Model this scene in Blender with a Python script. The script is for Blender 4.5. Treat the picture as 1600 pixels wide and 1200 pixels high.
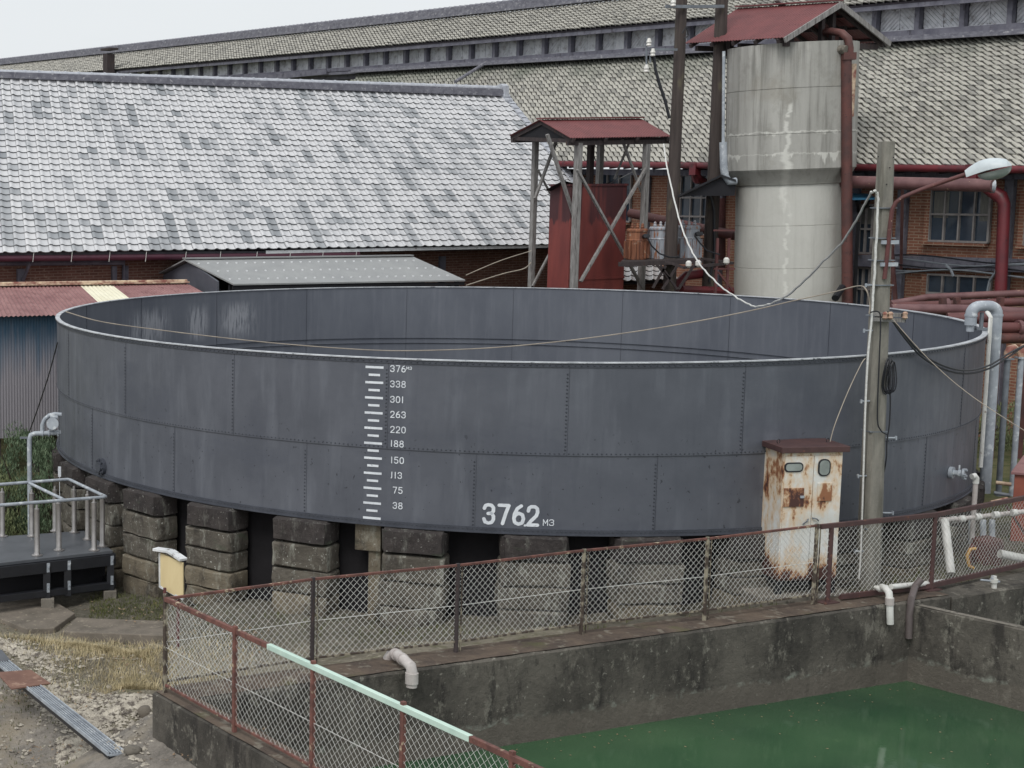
import bpy, bmesh, math, random
import numpy as np
from math import sin, cos, tan, pi, radians, sqrt, atan2
random.seed(7)
rng = np.random.default_rng(7)
for o in list(bpy.data.objects): bpy.data.objects.remove(o)
SC = bpy.context.scene
COL = SC.collection
# ------------------------------------------------------------------ camera (solved from the tank's rim)
FPX, PITCH, ROLL, ZC = 2498.0, 0.1251, -0.0069, 5.95
CX, CY = 59.0, 600.0
Fv = np.array([0, cos(PITCH), -sin(PITCH)]); R0 = np.array([1., 0, 0]); U0 = np.cross(R0, Fv)
Rv = cos(ROLL)*R0 + sin(ROLL)*U0; Uv = -sin(ROLL)*R0 + cos(ROLL)*U0
from mathutils import Matrix, Vector
cam = bpy.data.objects.new('camera', bpy.data.cameras.new('camera')); COL.objects.link(cam)
cam.matrix_world = Matrix(((Rv[0], Uv[0], -Fv[0], 0), (Rv[1], Uv[1], -Fv[1], 0), (Rv[2], Uv[2], -Fv[2], ZC), (0, 0, 0, 1)))
cam.data.sensor_width = 36; cam.data.lens = FPX/1600*36; cam.data.shift_x = (800-CX)/1600
cam.data.clip_start = .3; cam.data.clip_end = 3000
SC.camera = cam
# ------------------------------------------------------------------ world, sun, exposure
W = bpy.data.worlds.new("World"); SC.world = W; W.use_nodes = True
nt = W.node_tree; nt.nodes.clear()
out = nt.nodes.new('ShaderNodeOutputWorld'); bg = nt.nodes.new('ShaderNodeBackground')
sky = nt.nodes.new('ShaderNodeTexSky'); sky.sky_type = 'NISHITA'; sky.sun_disc = False
SUN_EL, SUN_AZ = radians(52), radians(215)
sky.sun_elevation = SUN_EL; sky.sun_rotation = SUN_AZ; sky.air_density = 1.0; sky.dust_density = 4.0
hs = nt.nodes.new('ShaderNodeHueSaturation'); hs.inputs['Saturation'].default_value = .25
mx = nt.nodes.new('ShaderNodeMix'); mx.data_type = 'RGBA'; mx.inputs[0].default_value = .8
mx.inputs[7].default_value = (7.9, 8.25, 8.5, 1)      # high overcast cloud deck
tc = nt.nodes.new('ShaderNodeTexCoord'); mpn = nt.nodes.new('ShaderNodeMapping'); mpn.inputs['Scale'].default_value = (1.2, 1.2, 5); nz = nt.nodes.new('ShaderNodeTexNoise'); nz.inputs['Scale'].default_value = 1.6; nz.inputs['Detail'].default_value = 5
cr_ = nt.nodes.new('ShaderNodeMix'); cr_.data_type = 'RGBA'; cr_.inputs[6].default_value = (7.2, 7.6, 7.95, 1); cr_.inputs[7].default_value = (8.5, 8.8, 8.95, 1)
nt.links.new(tc.outputs['Generated'], mpn.inputs[0]); nt.links.new(mpn.outputs[0], nz.inputs['Vector']); nt.links.new(nz.outputs[0], cr_.inputs[0]); nt.links.new(cr_.outputs[2], mx.inputs[7])
nt.links.new(sky.outputs[0], hs.inputs['Color']); nt.links.new(hs.outputs[0], mx.inputs[6])
nt.links.new(mx.outputs[2], bg.inputs[0]); bg.inputs[1].default_value = .1; nt.links.new(bg.outputs[0], out.inputs[0])
sd = bpy.data.lights.new('sun', 'SUN'); sd.energy = 1.3; sd.angle = radians(25); sd.color = (1, .97, .93)
sun = bpy.data.objects.new('sun', sd); COL.objects.link(sun)
sdir = Vector((sin(SUN_AZ)*cos(SUN_EL), cos(SUN_AZ)*cos(SUN_EL), sin(SUN_EL)))
sun.rotation_euler = sdir.to_track_quat('Z', 'Y').to_euler(); sun.location = (0, 0, 60)
SC.view_settings.view_transform = 'Standard'; SC.view_settings.look = 'None'
SC.view_settings.exposure = 0.22; SC.view_settings.gamma = 1
SC.render.engine = 'CYCLES'
# ------------------------------------------------------------------ surveying helpers (photo pixel -> world)
def ray(px, py): return Rv*(px-CX)/FPX - Uv*(py-CY)/FPX + Fv
CAMP = np.array([0, 0, ZC])
def P(px, py, Y): d = ray(px, py); return CAMP + d*(Y/d[1])
def G(px, py, z): d = ray(px, py); return CAMP + d*((z-ZC)/d[2])
def proj(p):
    v = np.asarray(p, float)-CAMP; d = v@Fv; return np.array([CX+FPX*(v@Rv)/d, CY-FPX*(v@Uv)/d])
def n2(x, y): v = np.array([x, y, 0.]); return v/np.linalg.norm(v)
dA = n2(-.447, .894); nA = n2(.894, .447); A0 = np.array([15.0, 45.6, 0])     # long mill: along, inwards
dB = n2(.918, .397); nB = n2(-.397, .918); B0 = np.array([0, 37., 0])         # white tiled warehouse
def hit(px, py, o, n, off):
    d = ray(px, py); return CAMP + d*((off + (o-CAMP)[:2]@n[:2])/(d[:2]@n[:2]))
def hitA(px, py, off): return hit(px, py, A0, nA, off)
def hitB(px, py, off): return hit(px, py, B0, nB, off)
TX, TY, TR = 7.953, 28.2, 7.6
def tank_hit(px, py, R=TR):
    d = ray(px, py); c = np.array([TX, TY]); a = d[:2]@d[:2]; b = d[:2]@c
    t = (b-sqrt(max(0, b*b-a*(c@c-R*R))))/a; q = d*t+CAMP
    return atan2(q[0]-TX, TY-q[1]), q[2]
def TP(th, z, R=TR): return np.array([TX+R*sin(th), TY-R*cos(th), z])
Z3 = np.array([0, 0, 1.])
def vv(*a): return np.array(a, float)
# ------------------------------------------------------------------ mesh builder
ORG = {}
class MB:
    def __init__(s): s.v = []; s.f = []; s.a = None
    def add(s, vs, fs):
        b = len(s.v); s.v += [tuple(map(float, q)) for q in vs]; s.f += [tuple(b+i for i in f) for f in fs]
    def quad(s, a, b, c, d): s.add([a, b, c, d], [(0, 1, 2, 3)])
    def poly(s, p): s.add(p, [tuple(range(len(p)))])
    def hexa(s, p):   # p: 4 bottom, 4 top
        s.add(p, [(0, 3, 2, 1), (4, 5, 6, 7), (0, 1, 5, 4), (1, 2, 6, 5), (2, 3, 7, 6), (3, 0, 4, 7)])
    def box(s, c, sz, ax=None):
        c = np.asarray(c, float); hx, hy, hz = [q/2 for q in sz]
        X, Y, Z = ax if ax else (vv(1, 0, 0), vv(0, 1, 0), Z3)
        s.hexa([c+X*a*hx+Y*b*hy+Z*d*hz for d in (-1, 1) for a, b in ((-1, -1), (1, -1), (1, 1), (-1, 1))])
    def prism(s, pts, off):
        pts = [np.asarray(q, float) for q in pts]; off = np.asarray(off, float); n = len(pts)
        s.add(pts+[q+off for q in pts], [tuple(range(n))[::-1], tuple(range(n, 2*n))]+[(i, (i+1) % n, n+(i+1) % n, n+i) for i in range(n)])
    def tube(s, pts, r, n=8, caps=True):
        pts = [np.asarray(q, float) for q in pts]; m = len(pts)
        rr = r if hasattr(r, '__len__') else [r]*m
        up = None; vs = []
        for i, q in enumerate(pts):
            t = pts[min(i+1, m-1)]-pts[max(i-1, 0)]; t = t/(np.linalg.norm(t)+1e-12)
            if up is None:
                up = Z3 if abs(t[2]) < .9 else vv(1, 0, 0)
            u = up-t*(up@t); u /= np.linalg.norm(u)+1e-12; up = u; w = np.cross(t, u)
            for k in range(n):
                a = 2*pi*k/n; vs.append(q+(u*cos(a)+w*sin(a))*rr[i])
        fs = [(i*n+k, i*n+(k+1) % n, (i+1)*n+(k+1) % n, (i+1)*n+k) for i in range(m-1) for k in range(n)]
        if caps: fs += [tuple(range(n))[::-1], tuple(range((m-1)*n, m*n))]
        s.add(vs, fs)
    def bar(s, a, b, w, h, up=Z3):   # rectangular bar a->b
        a = np.asarray(a, float); b = np.asarray(b, float); t = b-a; L = np.linalg.norm(t); t /= L
        up = np.asarray(up, float)
        if abs(t@up) > .95: up = vv(1, 0, 0) if abs(t[0]) < .9 else vv(0, 1, 0)
        sd_ = np.cross(t, up); sd_ /= np.linalg.norm(sd_); u = np.cross(sd_, t)
        s.hexa([q+sd_*x*w/2+u*y*h/2 for q in (a, b) for x, y in ((-1, -1), (1, -1), (1, 1), (-1, 1))])
    def lathe(s, c, prof, n=24, caps=True, a0=0, a1=2*pi):
        c = np.asarray(c, float); full = abs(a1-a0-2*pi) < 1e-6; k = n if full else n+1; vs = []
        for r, z in prof:
            for i in range(k):
                a = a0+(a1-a0)*i/n; vs.append(c+vv(r*sin(a), -r*cos(a), z))
        fs = []
        for j in range(len(prof)-1):
            for i in range(n):
                i2 = (i+1) % k; fs.append((j*k+i, j*k+i2, (j+1)*k+i2, (j+1)*k+i))
        if caps and full: fs += [tuple(range(k))[::-1], tuple(range((len(prof)-1)*k, len(prof)*k))]
        s.add(vs, fs)
    def corr(s, a, b, c, d, n, amp, th=0):   # corrugated sheet, ribs run a->d ; a-b top edge
        a, b, c, d = [np.asarray(q, float) for q in (a, b, c, d)]
        N = np.cross(b-a, d-a); N /= np.linalg.norm(N)
        if N[2] < 0: N = -N
        m = n*6; vs = []
        for i in range(m+1):
            t = i/m; o = N*amp*sin(2*pi*n*t)
            vs += [a+(b-a)*t+o, d+(c-d)*t+o]
        s.add(vs, [(2*i, 2*i+2, 2*i+3, 2*i+1) for i in range(m)])
        if th:
            s.add([q-N*th for q in vs], [(2*i, 2*i+1, 2*i+3, 2*i+2) for i in range(m)])
    def build(s, name, mat, parent=None, smooth=False, bevel=0, fix=True):
        o_ = ORG[parent.name] if parent else vv(0, 0, 0)
        me = bpy.data.meshes.new(name); me.from_pydata([(x-o_[0], y-o_[1], z-o_[2]) for x, y, z in s.v], [], s.f); me.update()
        if fix:
            bm = bmesh.new(); bm.from_mesh(me); bmesh.ops.recalc_face_normals(bm, faces=bm.faces); bm.to_mesh(me); bm.free()
        me.materials.append(mat)
        if smooth:
            me.polygons.foreach_set('use_smooth', [True]*len(me.polygons))
            if smooth != 'all':
                try: me.set_sharp_from_angle(angle=radians(40))
                except Exception: pass
        ob = bpy.data.objects.new(name, me); COL.objects.link(ob)
        if parent: ob.parent = parent
        ORG[ob.name] = o_
        if bevel:
            bv = ob.modifiers.new('bevel', 'BEVEL'); bv.width = bevel; bv.segments = 2; bv.limit_method = 'ANGLE'; bv.angle_limit = radians(35)
        return ob
def thing(name, label, cat, loc=(0, 0, 0), group=None):
    o = bpy.data.objects.new(name, None); COL.objects.link(o); o.location = tuple(map(float, loc)); o.empty_display_size = .2
    o['label'] = label; o['category'] = cat
    if group: o['group'] = group
    ORG[o.name] = np.asarray(loc, float); return o
def tag(o, label=None, cat=None, group=None, kind=None):
    if label: o['label'] = label
    if cat: o['category'] = cat
    if group: o['group'] = group
    if kind: o['kind'] = kind
    return o
# ------------------------------------------------------------------ materials
def C(r, g, b):   # sRGB 0-255 -> linear, slightly greyed to mute all colours
    y = .3*r+.59*g+.11*b; r, g, b = [q+(y-q)*.14 for q in (r, g, b)]
    return tuple(((q/255)/12.92 if q/255 < .04045 else ((q/255+.055)/1.055)**2.4) for q in (r, g, b))+(1,)
class NG:
    def __init__(s, name):
        s.m = bpy.data.materials.new(name); s.m.use_nodes = True; s.t = s.m.node_tree; s.n = s.t.nodes; s.l = s.t.links
        s.b = s.n['Principled BSDF']; s.co = s.n.new('ShaderNodeTexCoord').outputs['Object']
    def mp(s, sc=(1, 1, 1), src=None, rot=(0, 0, 0)):
        m = s.n.new('ShaderNodeMapping'); m.inputs['Scale'].default_value = sc; m.inputs['Rotation'].default_value = rot
        s.l.new(src or s.co, m.inputs[0]); return m.outputs[0]
    def noise(s, scale, sc=(1, 1, 1), detail=5, rough=.6, src=None):
        n = s.n.new('ShaderNodeTexNoise'); n.inputs['Scale'].default_value = scale; n.inputs['Detail'].default_value = detail
        n.inputs['Roughness'].default_value = rough; s.l.new(s.mp(sc, src), n.inputs['Vector']); return n.outputs[0]
    def ramp(s, sock, lo, hi, a=0., b=1.):
        m = s.n.new('ShaderNodeMapRange'); m.inputs[1].default_value = lo; m.inputs[2].default_value = hi
        m.inputs[3].default_value = a; m.inputs[4].default_value = b; s.l.new(sock, m.inputs[0]); return m.outputs[0]
    def math(s, op, a, b=None, c=None):
        m = s.n.new('ShaderNodeMath'); m.operation = op
        for i, q in enumerate((a, b, c)):
            if q is None: continue
            if hasattr(q, 'links'): s.l.new(q, m.inputs[i])
            else: m.inputs[i].default_value = q
        return m.outputs[0]
    def mix(s, f, a, b, mode='MIX'):
        m = s.n.new('ShaderNodeMix'); m.data_type = 'RGBA'; m.blend_type = mode
        for i, q in ((0, f), (6, a), (7, b)):
            if hasattr(q, 'links'): s.l.new(q, m.inputs[i])
            else: m.inputs[i].default_value = q
        return m.outputs[2]
    def pos(s):
        x = s.n.new('ShaderNodeSeparateXYZ'); s.l.new(s.co, x.inputs[0]); return x.outputs
    def attr(s, name):
        a = s.n.new('ShaderNodeAttribute'); a.attribute_name = name; return a.outputs['Fac']
    def dotc(s, v):
        d = s.n.new('ShaderNodeVectorMath'); d.operation = 'DOT_PRODUCT'; s.l.new(s.co, d.inputs[0]); d.inputs[1].default_value = tuple(v); return d.outputs['Value']
    def xyz(s, x, y, z=0.):
        c = s.n.new('ShaderNodeCombineXYZ')
        for i, q in enumerate((x, y, z)):
            if hasattr(q, 'links'): s.l.new(q, c.inputs[i])
            else: c.inputs[i].default_value = q
        return c.outputs[0]
    def bump(s, h, strength=.3, dist=.02):
        b = s.n.new('ShaderNodeBump'); b.inputs['Strength'].default_value = strength; b.inputs['Distance'].default_value = dist
        s.l.new(h, b.inputs['Height']); s.l.new(b.outputs[0], s.b.inputs['Normal'])
    def done(s, col, rough=.7, metal=0, spec=.5):
        for k, q in (('Base Color', col), ('Roughness', rough), ('Metallic', metal), ('Specular IOR Level', spec)):
            if hasattr(q, 'links'): s.l.new(q, s.b.inputs[k])
            else: s.b.inputs[k].default_value = q
        return s.m
def simple(name, c1, c2=None, rough=.6, scale=4, st=(1, 1, 1), lo=.35, hi=.65, c3=None, s3=6, st3=(1, 1, 1), t3=(.58, .66), metal=0, bump=.15, bs=30, spec=.5):
    g = NG(name); c2 = c2 or tuple(q*.75 for q in c1[:3])+(1,)
    col = g.mix(g.ramp(g.noise(scale, st), lo, hi), c1, c2)
    if c3: col = g.mix(g.ramp(g.noise(s3, st3, detail=8), *t3), col, c3)
    if bump: g.bump(g.noise(bs, detail=4), bump, .01)
    return g.done(col, rough, metal, spec)
M = {}
M['concrete'] = simple('tower_concrete', C(150, 150, 143), C(132, 131, 124), .9, 1.2, (3, 3, .35), .35, .7, C(108, 106, 100), 2.2, (4, 4, .3), (.56, .78), bump=.3, bs=18)
# tank paint: satin grey blue with vertical washing marks
g = NG('tank_paint'); c = g.mix(g.ramp(g.noise(.9, (1.2, 1.2, 1), 6), .35, .65), C(80, 84, 94), C(91, 95, 105))
c = g.mix(g.ramp(g.noise(1.5, (2.6, 2.6, .4), 7, .6), .5, .8, 0, .7), c, C(112, 117, 127)); c = g.mix(g.ramp(g.noise(3.2, (3, 3, .3), 6), .56, .78, 0, .35), c, C(66, 70, 82)); c = g.mix(g.ramp(g.noise(.7, (1, 1, 1.6), 5), .5, .62, 0, .4), c, C(70, 75, 88))
p = g.pos(); st = g.math('MULTIPLY', g.ramp(g.noise(16, (1, 1, .8), 2), .68, .72), g.ramp(p[2], 1.13, 1.46, 1, 0)); c = g.mix(g.math('MULTIPLY', st, .75), c, C(40, 42, 50))
g.bump(g.noise(2.2, detail=3), .12, .05); M['tank'] = g.done(c, g.ramp(g.noise(5, (2, 2, .4)), .3, .7, .42, .6))
# inside of the tank: same paint with pale mineral blooms where the water stood
g = NG('tank_inner_paint'); c = g.mix(g.ramp(g.noise(.8, (1.5, 1.5, .8), 6), .35, .65), C(86, 91, 102), C(98, 103, 113))
c = g.mix(g.ramp(g.noise(2.1, (3, 3, .25), 7, .65), .5, .75, 0, .6), c, C(112, 116, 126)); p = g.pos()
ang = g.math('ARCTAN2', p[0], p[1])
band = g.math('MULTIPLY', g.ramp(p[2], 1.21, 1.55), g.ramp(p[2], 1.75, 2.1, 1, 0))
def bloom(a, w): return g.ramp(g.math('ABSOLUTE', g.math('SUBTRACT', ang, a)), 0, w, 1, 0)
bl = g.math('MAXIMUM', g.math('MAXIMUM', bloom(-.84, .11), bloom(-.637, .05)), bloom(-.49, .08))
bl = g.math('MULTIPLY', g.math('MULTIPLY', bl, band), g.ramp(g.noise(7, (2.5, 2.5, .3), 8, .7), .4, .6))
c = g.mix(g.math('MINIMUM', g.math('MULTIPLY', bl, 1.0), .42), c, C(186, 188, 194)); M['tank_in'] = g.done(c, .5)
M['rim'] = simple('rim_sheen_worn_steel', C(196, 200, 206), C(140, 145, 152), .38, 6, (1, 1, 1), .4, .75, C(90, 94, 102), 9, t3=(.6, .68))  # pale base paints in sky reflection on the flange; darker specks are wear
M['tank_dark'] = simple('tank_edge_paint', C(58, 62, 72), C(70, 74, 84), .5); M['rivet'] = simple('rivet_paint', C(56, 60, 70), C(66, 70, 80), .6, bump=0)
M['white'] = simple('white_marking_paint', C(226, 232, 238), C(206, 212, 220), .6, 5, c3=C(150, 156, 164), s3=30, t3=(.6, .7), bump=0)
# stone piers
def stone(name, c1, c2, lich=.5):
    g = NG(name); c = g.mix(g.ramp(g.noise(2.3, detail=7), .35, .65), c1, c2)
    c = g.mix(g.ramp(g.noise(3.4, (1.6, 1.6, .45), 10, .75), .54, .66, 0, lich*.8), c, C(172, 174, 162)); c = g.mix(g.ramp(g.noise(8, (1.5, 1.5, .6), 9, .8), .58, .66, 0, lich*.7), c, C(186, 190, 180))
    c = g.mix(g.ramp(g.noise(22, (1, 1, 1), 3), .66, .7, 0, lich), c, C(196, 198, 188))
    c = g.mix(g.ramp(g.noise(2.6, (1, 1, 2), 5), .6, .7, 0, .5), c, C(78, 92, 72))
    c = g.mix(g.ramp(g.noise(2.6, (1, 1, .7), 9, .7), .52, .64, 0, .75), c, C(48, 44, 43))
    g.bump(g.noise(9, detail=10, rough=.7), .9, .04); return g.done(c, .92, spec=.25)
M['stone_top'] = stone('stone_dark_cap', C(74, 68, 66), C(58, 54, 54), .35)
M['stone_mid'] = stone('stone_weathered', C(106, 100, 90), C(82, 77, 70), .8)
M['stone_low'] = stone('stone_tan', C(124, 114, 96), C(98, 90, 78), .55)
M['drum_black'] = simple('drum_painted_shade', C(30, 28, 32), C(22, 20, 24), .95)  # near-black painted shade for the drum added under the tank
# pond wall
g = NG('pond_concrete'); c = g.mix(g.ramp(g.noise(1.1, (1, 1, .8), 9, .7), .38, .6), C(102, 97, 89), C(70, 67, 62))
c = g.mix(g.ramp(g.noise(1.9, (2, 2, .6), 9, .7), .53, .64, 0, .7), c, C(40, 38, 38)); c = g.mix(g.ramp(g.noise(2.4, (1.6, 1.6, 1), 10, .78), .55, .62, 0, .7), c, C(132, 128, 117)); c = g.mix(g.ramp(g.noise(9, (1, 1, .5), 8, .7), .58, .64, 0, .6), c, C(60, 58, 54))
c = g.mix(g.ramp(g.noise(13, detail=7), .64, .68, 0, .5), c, C(160, 157, 145)); p = g.pos()
wob = g.math('ADD', p[2], g.ramp(g.noise(3, detail=6), .3, .7, -.05, .05))
c = g.mix(g.ramp(wob, -.12, -.2, 0, .65), c, C(108, 101, 92)); c = g.mix(g.math('MULTIPLY', g.ramp(wob, -.2, -.18), g.math('MULTIPLY', g.ramp(wob, -.15, -.11, 1, 0), g.ramp(g.noise(7, detail=8), .5, .68, 0, .5))), c, C(156, 164, 152))
g.bump(g.noise(12, detail=9, rough=.7), .8, .03); M['pond'] = g.done(c, .93, spec=.25)
g = NG('coping_concrete'); c = g.mix(g.ramp(g.noise(2.2, detail=8, rough=.7), .38, .62), C(104, 90, 78), C(78, 68, 62)); c = g.mix(g.ramp(g.noise(6, detail=8), .56, .64, 0, .6), c, C(140, 134, 120))
c = g.mix(g.ramp(g.noise(1.6, detail=6), .58, .68, 0, .7), c, C(92, 92, 62)); g.bump(g.noise(14, detail=8), .8, .03); M['coping'] = g.done(c, .93, spec=.2)
# pond water
g = NG('pond_water'); c = g.mix(g.ramp(g.noise(.35, detail=3), .35, .65), C(40, 74, 50), C(62, 98, 64)); c = g.mix(g.ramp(g.noise(2.4, detail=9, rough=.75), .6, .7, 0, .25), c, C(96, 124, 84)); g.bump(g.noise(3.2, (1, 1, 1), 3), .08, .02); M['water'] = g.done(c, .07, spec=.5)
# rusty and painted metals
M['rust_rail'] = simple('rusty_red_rail', C(122, 76, 66), C(92, 58, 52), .75, 9, (1, 1, 1), .4, .6, C(176, 158, 130), 11, t3=(.6, .66))
M['brown_rail'] = simple('brown_painted_steel', C(86, 58, 56), C(72, 48, 48), .6, 6, c3=C(120, 74, 56), s3=14, t3=(.62, .7))
M['post_old'] = simple('peeling_post', C(146, 138, 118), C(70, 58, 50), .75, 14, (1, 1, .6), .42, .52)
M['mint'] = simple('pale_green_paint', C(196, 222, 208), C(176, 206, 192), .5, 5, c3=C(130, 110, 92), s3=20, t3=(.68, .72))
M['wire'] = simple('galvanised_wire', C(214, 216, 212), C(186, 184, 178), .5, 20, metal=0, bump=0)
M['redroof'] = simple('red_painted_tin', C(122, 62, 63), C(108, 55, 57), .55, 2.5, (1, 1, 1), c3=C(92, 42, 42), s3=7, t3=(.58, .74), bump=.1)
M['redgutter'] = simple('red_gutter_paint', C(116, 36, 44), C(96, 34, 42), .45, 3, c3=C(76, 36, 40), s3=6)
M['purplegutter'] = simple('maroon_gutter_paint', C(92, 42, 60), C(80, 36, 54), .45)
M['redpipe'] = simple('red_brown_pipe_paint', C(106, 56, 54), C(86, 48, 48), .6, 3, c3=C(190, 168, 140), s3=16, t3=(.68, .71))
M['mauvepipe'] = simple('dull_maroon_pipe', C(122, 84, 84), C(98, 62, 64), .5, 3, c3=C(180, 150, 120), s3=13, t3=(.66, .7))
M['brownpipe'] = simple('brown_pipe', C(104, 58, 52), C(78, 50, 48), .6, 3, c3=C(70, 44, 42), s3=9)
M['galv'] = simple('grey_painted_pipe', C(168, 176, 184), C(142, 150, 160), .5, 5, c3=C(196, 202, 206), s3=9, t3=(.55, .65))
M['galv_dk'] = simple('galvanised_steel', C(120, 128, 136), C(98, 104, 112), .5, 7)
M['pvc'] = simple('weathered_pvc', C(198, 192, 188), C(168, 158, 154), .5, 4, c3=C(110, 98, 92), s3=10, t3=(.62, .68))
M['pvcw'] = simple('white_pvc', C(216, 216, 212), C(196, 196, 190), .5, 5, c3=C(140, 128, 118), s3=12, t3=(.64, .7))
M['hose'] = simple('grey_brown_hose', C(104, 94, 92), C(92, 82, 82), .6)
M['blackcable'] = simple('black_cable', C(34, 36, 44), C(26, 28, 34), .5, bump=0)
M['whitecable'] = simple('white_cable_wrap', C(216, 216, 212), C(190, 190, 186), .6, 30, bump=0)
M['beigecable'] = simple('beige_cable', C(168, 156, 140), C(140, 130, 118), .7, bump=0)
M['greywood'] = simple('weathered_timber', C(150, 148, 146), C(118, 115, 113), .9, 7, (3, 3, .5), .35, .65, C(70, 62, 60), 9, (4, 4, .3))
M['darkwood'] = simple('dark_timber', C(70, 60, 60), C(50, 44, 46), .9, 7, (3, 3, .3), c3=C(92, 62, 48), s3=7, st3=(3, 3, .4), t3=(.6, .7))
M['polewood'] = simple('pole_timber', C(78, 68, 64), C(58, 50, 48), .9, 5, (4, 4, .2), c3=C(98, 92, 72), s3=3, st3=(1, 1, .5), t3=(.55, .7), bump=.5, bs=25)
g = NG('pole_concrete'); p = g.pos(); c = g.mix(g.ramp(g.noise(5, (2, 2, .5), 7), .35, .65), C(138, 134, 124), C(112, 110, 102)); c = g.mix(g.ramp(g.noise(3, (3, 3, .25), 7), .52, .66, 0, .7), c, C(86, 84, 74)); g.bump(g.noise(30, detail=5), .5, .01); M['polecon'] = g.done(c, .9)
M['glass'] = simple('dark_window_glass', C(46, 58, 72), C(58, 72, 88), .12, 1.4, bump=0, spec=.7)
M['winframe'] = simple('window_frame_paint', C(150, 146, 144), C(122, 116, 116), .7)
M['beam'] = simple('blue_grey_timber', C(112, 112, 124), C(88, 88, 102), .85, 4, (1, 1, 1), c3=C(72, 70, 80), s3=8, st3=(1, 1, .4))
M['deck'] = simple('dark_deck_panel', C(88, 92, 98), C(74, 78, 84), .5, 2)
M['darksteel'] = simple('black_steel_frame', C(34, 36, 42), C(26, 28, 34), .5, 4)
M['stainless'] = simple('stainless_tube', C(176, 172, 170), C(158, 154, 152), .3, 8, metal=.75, bump=0)
M['cream'] = simple('cream_board', C(224, 204, 152), C(214, 192, 140), .6, 1.5, (2, 2, .3))
M['tinwhite'] = simple('white_tin_cap', C(226, 228, 230), C(196, 200, 202), .5, 6, c3=C(120, 112, 104), s3=10, t3=(.6, .68))
M['orange'] = simple('orange_red_box_paint', C(158, 84, 66), C(140, 72, 58), .6)
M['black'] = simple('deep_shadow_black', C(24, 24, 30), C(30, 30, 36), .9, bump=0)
M['plinth'] = simple('old_concrete', C(128, 122, 112), C(104, 98, 88), .9, 4, c3=C(74, 70, 62), s3=7, t3=(.55, .65), bump=.5)
M['slab'] = simple('mossy_slab', C(124, 114, 102), C(98, 91, 81), .93, 3, c3=C(142, 132, 116), s3=12, t3=(.56, .66), bump=.7)
# cabinet paint: white enamel, brown rust from edges
def cabinet(name, amt, dark=.62):
    g = NG(name); c = g.mix(g.ramp(g.noise(2.5, detail=6), .35, .65), C(222, 224, 222), C(204, 204, 196)); p = g.pos()
    lowrust = g.math('ADD', g.ramp(p[2], .2, .55, .22, 0), g.ramp(p[2], .8, 1.3, 0, .05))
    n1 = g.math('ADD', g.noise(3.0, (1.3, 1.3, .7), 8, .68), lowrust); n1 = g.math('ADD', n1, amt)
    c = g.mix(g.ramp(n1, .46, .64, 0, .95), c, C(214, 178, 132)); c = g.mix(g.ramp(n1, .6, .66), c, C(150, 96, 62)); c = g.mix(g.ramp(n1, dark+.04, dark+.08), c, C(80, 48, 42))
    g.bump(g.noise(14, detail=6), .3, .01); return g.done(c, .6)
M['cab'] = cabinet('rusted_white_enamel', .0); M['cab_side'] = cabinet('rust_stained_side_enamel', .05, .64); M['cab_rust'] = cabinet('heavily_rusted_plate', .1); M['cab_tan'] = cabinet('tan_stained_plate', .06, .72)
# tiles: attribute 'tv' carries each tile's clay tone, with painted shade on lips and grooves
def tilemat(name, ca, cb, cc, rough):
    g = NG(name); t = g.attr('tv'); c = g.mix(g.ramp(t, 0, .5), ca, cb); c = g.mix(g.ramp(t, .55, 1), c, cc)
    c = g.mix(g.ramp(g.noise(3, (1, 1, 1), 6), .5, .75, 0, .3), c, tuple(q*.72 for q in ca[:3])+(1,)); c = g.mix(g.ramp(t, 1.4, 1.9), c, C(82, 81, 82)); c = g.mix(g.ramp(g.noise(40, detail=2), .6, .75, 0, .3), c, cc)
    return g, c
g, c = tilemat('silver_grey_tiles', C(208, 208, 210), C(195, 196, 199), C(138, 143, 148), .5)
c = g.mix(g.ramp(g.noise(1.0, src=g.xyz(g.math('MULTIPLY', g.dotc(dB), 4.2), g.math('MULTIPLY', g.pos()[2], 1.5)), detail=5, rough=.6), .58, .68, 0, .5), c, C(144, 149, 153))
g.bump(g.noise(25, detail=4), .12, .01); M['tileB'] = g.done(c, g.ramp(g.attr('tv'), 0, 1, .38, .6))
g, c = tilemat('lichened_clay_tiles', C(180, 177, 167), C(167, 164, 155), C(140, 138, 132), .9)
hh = g.math('SUBTRACT', g.pos()[2], g.ramp(g.noise(.5, detail=6), .3, .7, -.5, .5)); mossf = g.math('MULTIPLY', g.ramp(hh, 8.9, 9.8), g.ramp(g.pos()[2], 10.2, 10.4, 1, 0))
c = g.mix(g.math('MULTIPLY', mossf, .75), c, C(112, 118, 106)); g.bump(g.noise(30, detail=4), .5, .02); M['tileA'] = g.done(c, .92, spec=.2)
M['ridge'] = simple('ridge_tile_grey', C(122, 122, 132), C(92, 92, 104), .7, 6, c3=C(160, 160, 164), s3=9)
M['ridge_cap'] = simple('ridge_cap_pale', C(186, 190, 198), C(160, 164, 174), .5, 8)
M['tile_dark'] = simple('tile_underside', C(64, 62, 68), C(52, 50, 56), .9)
M['under_eave'] = simple('soffit_timber', C(58, 52, 62), C(44, 40, 50), .9)
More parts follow.
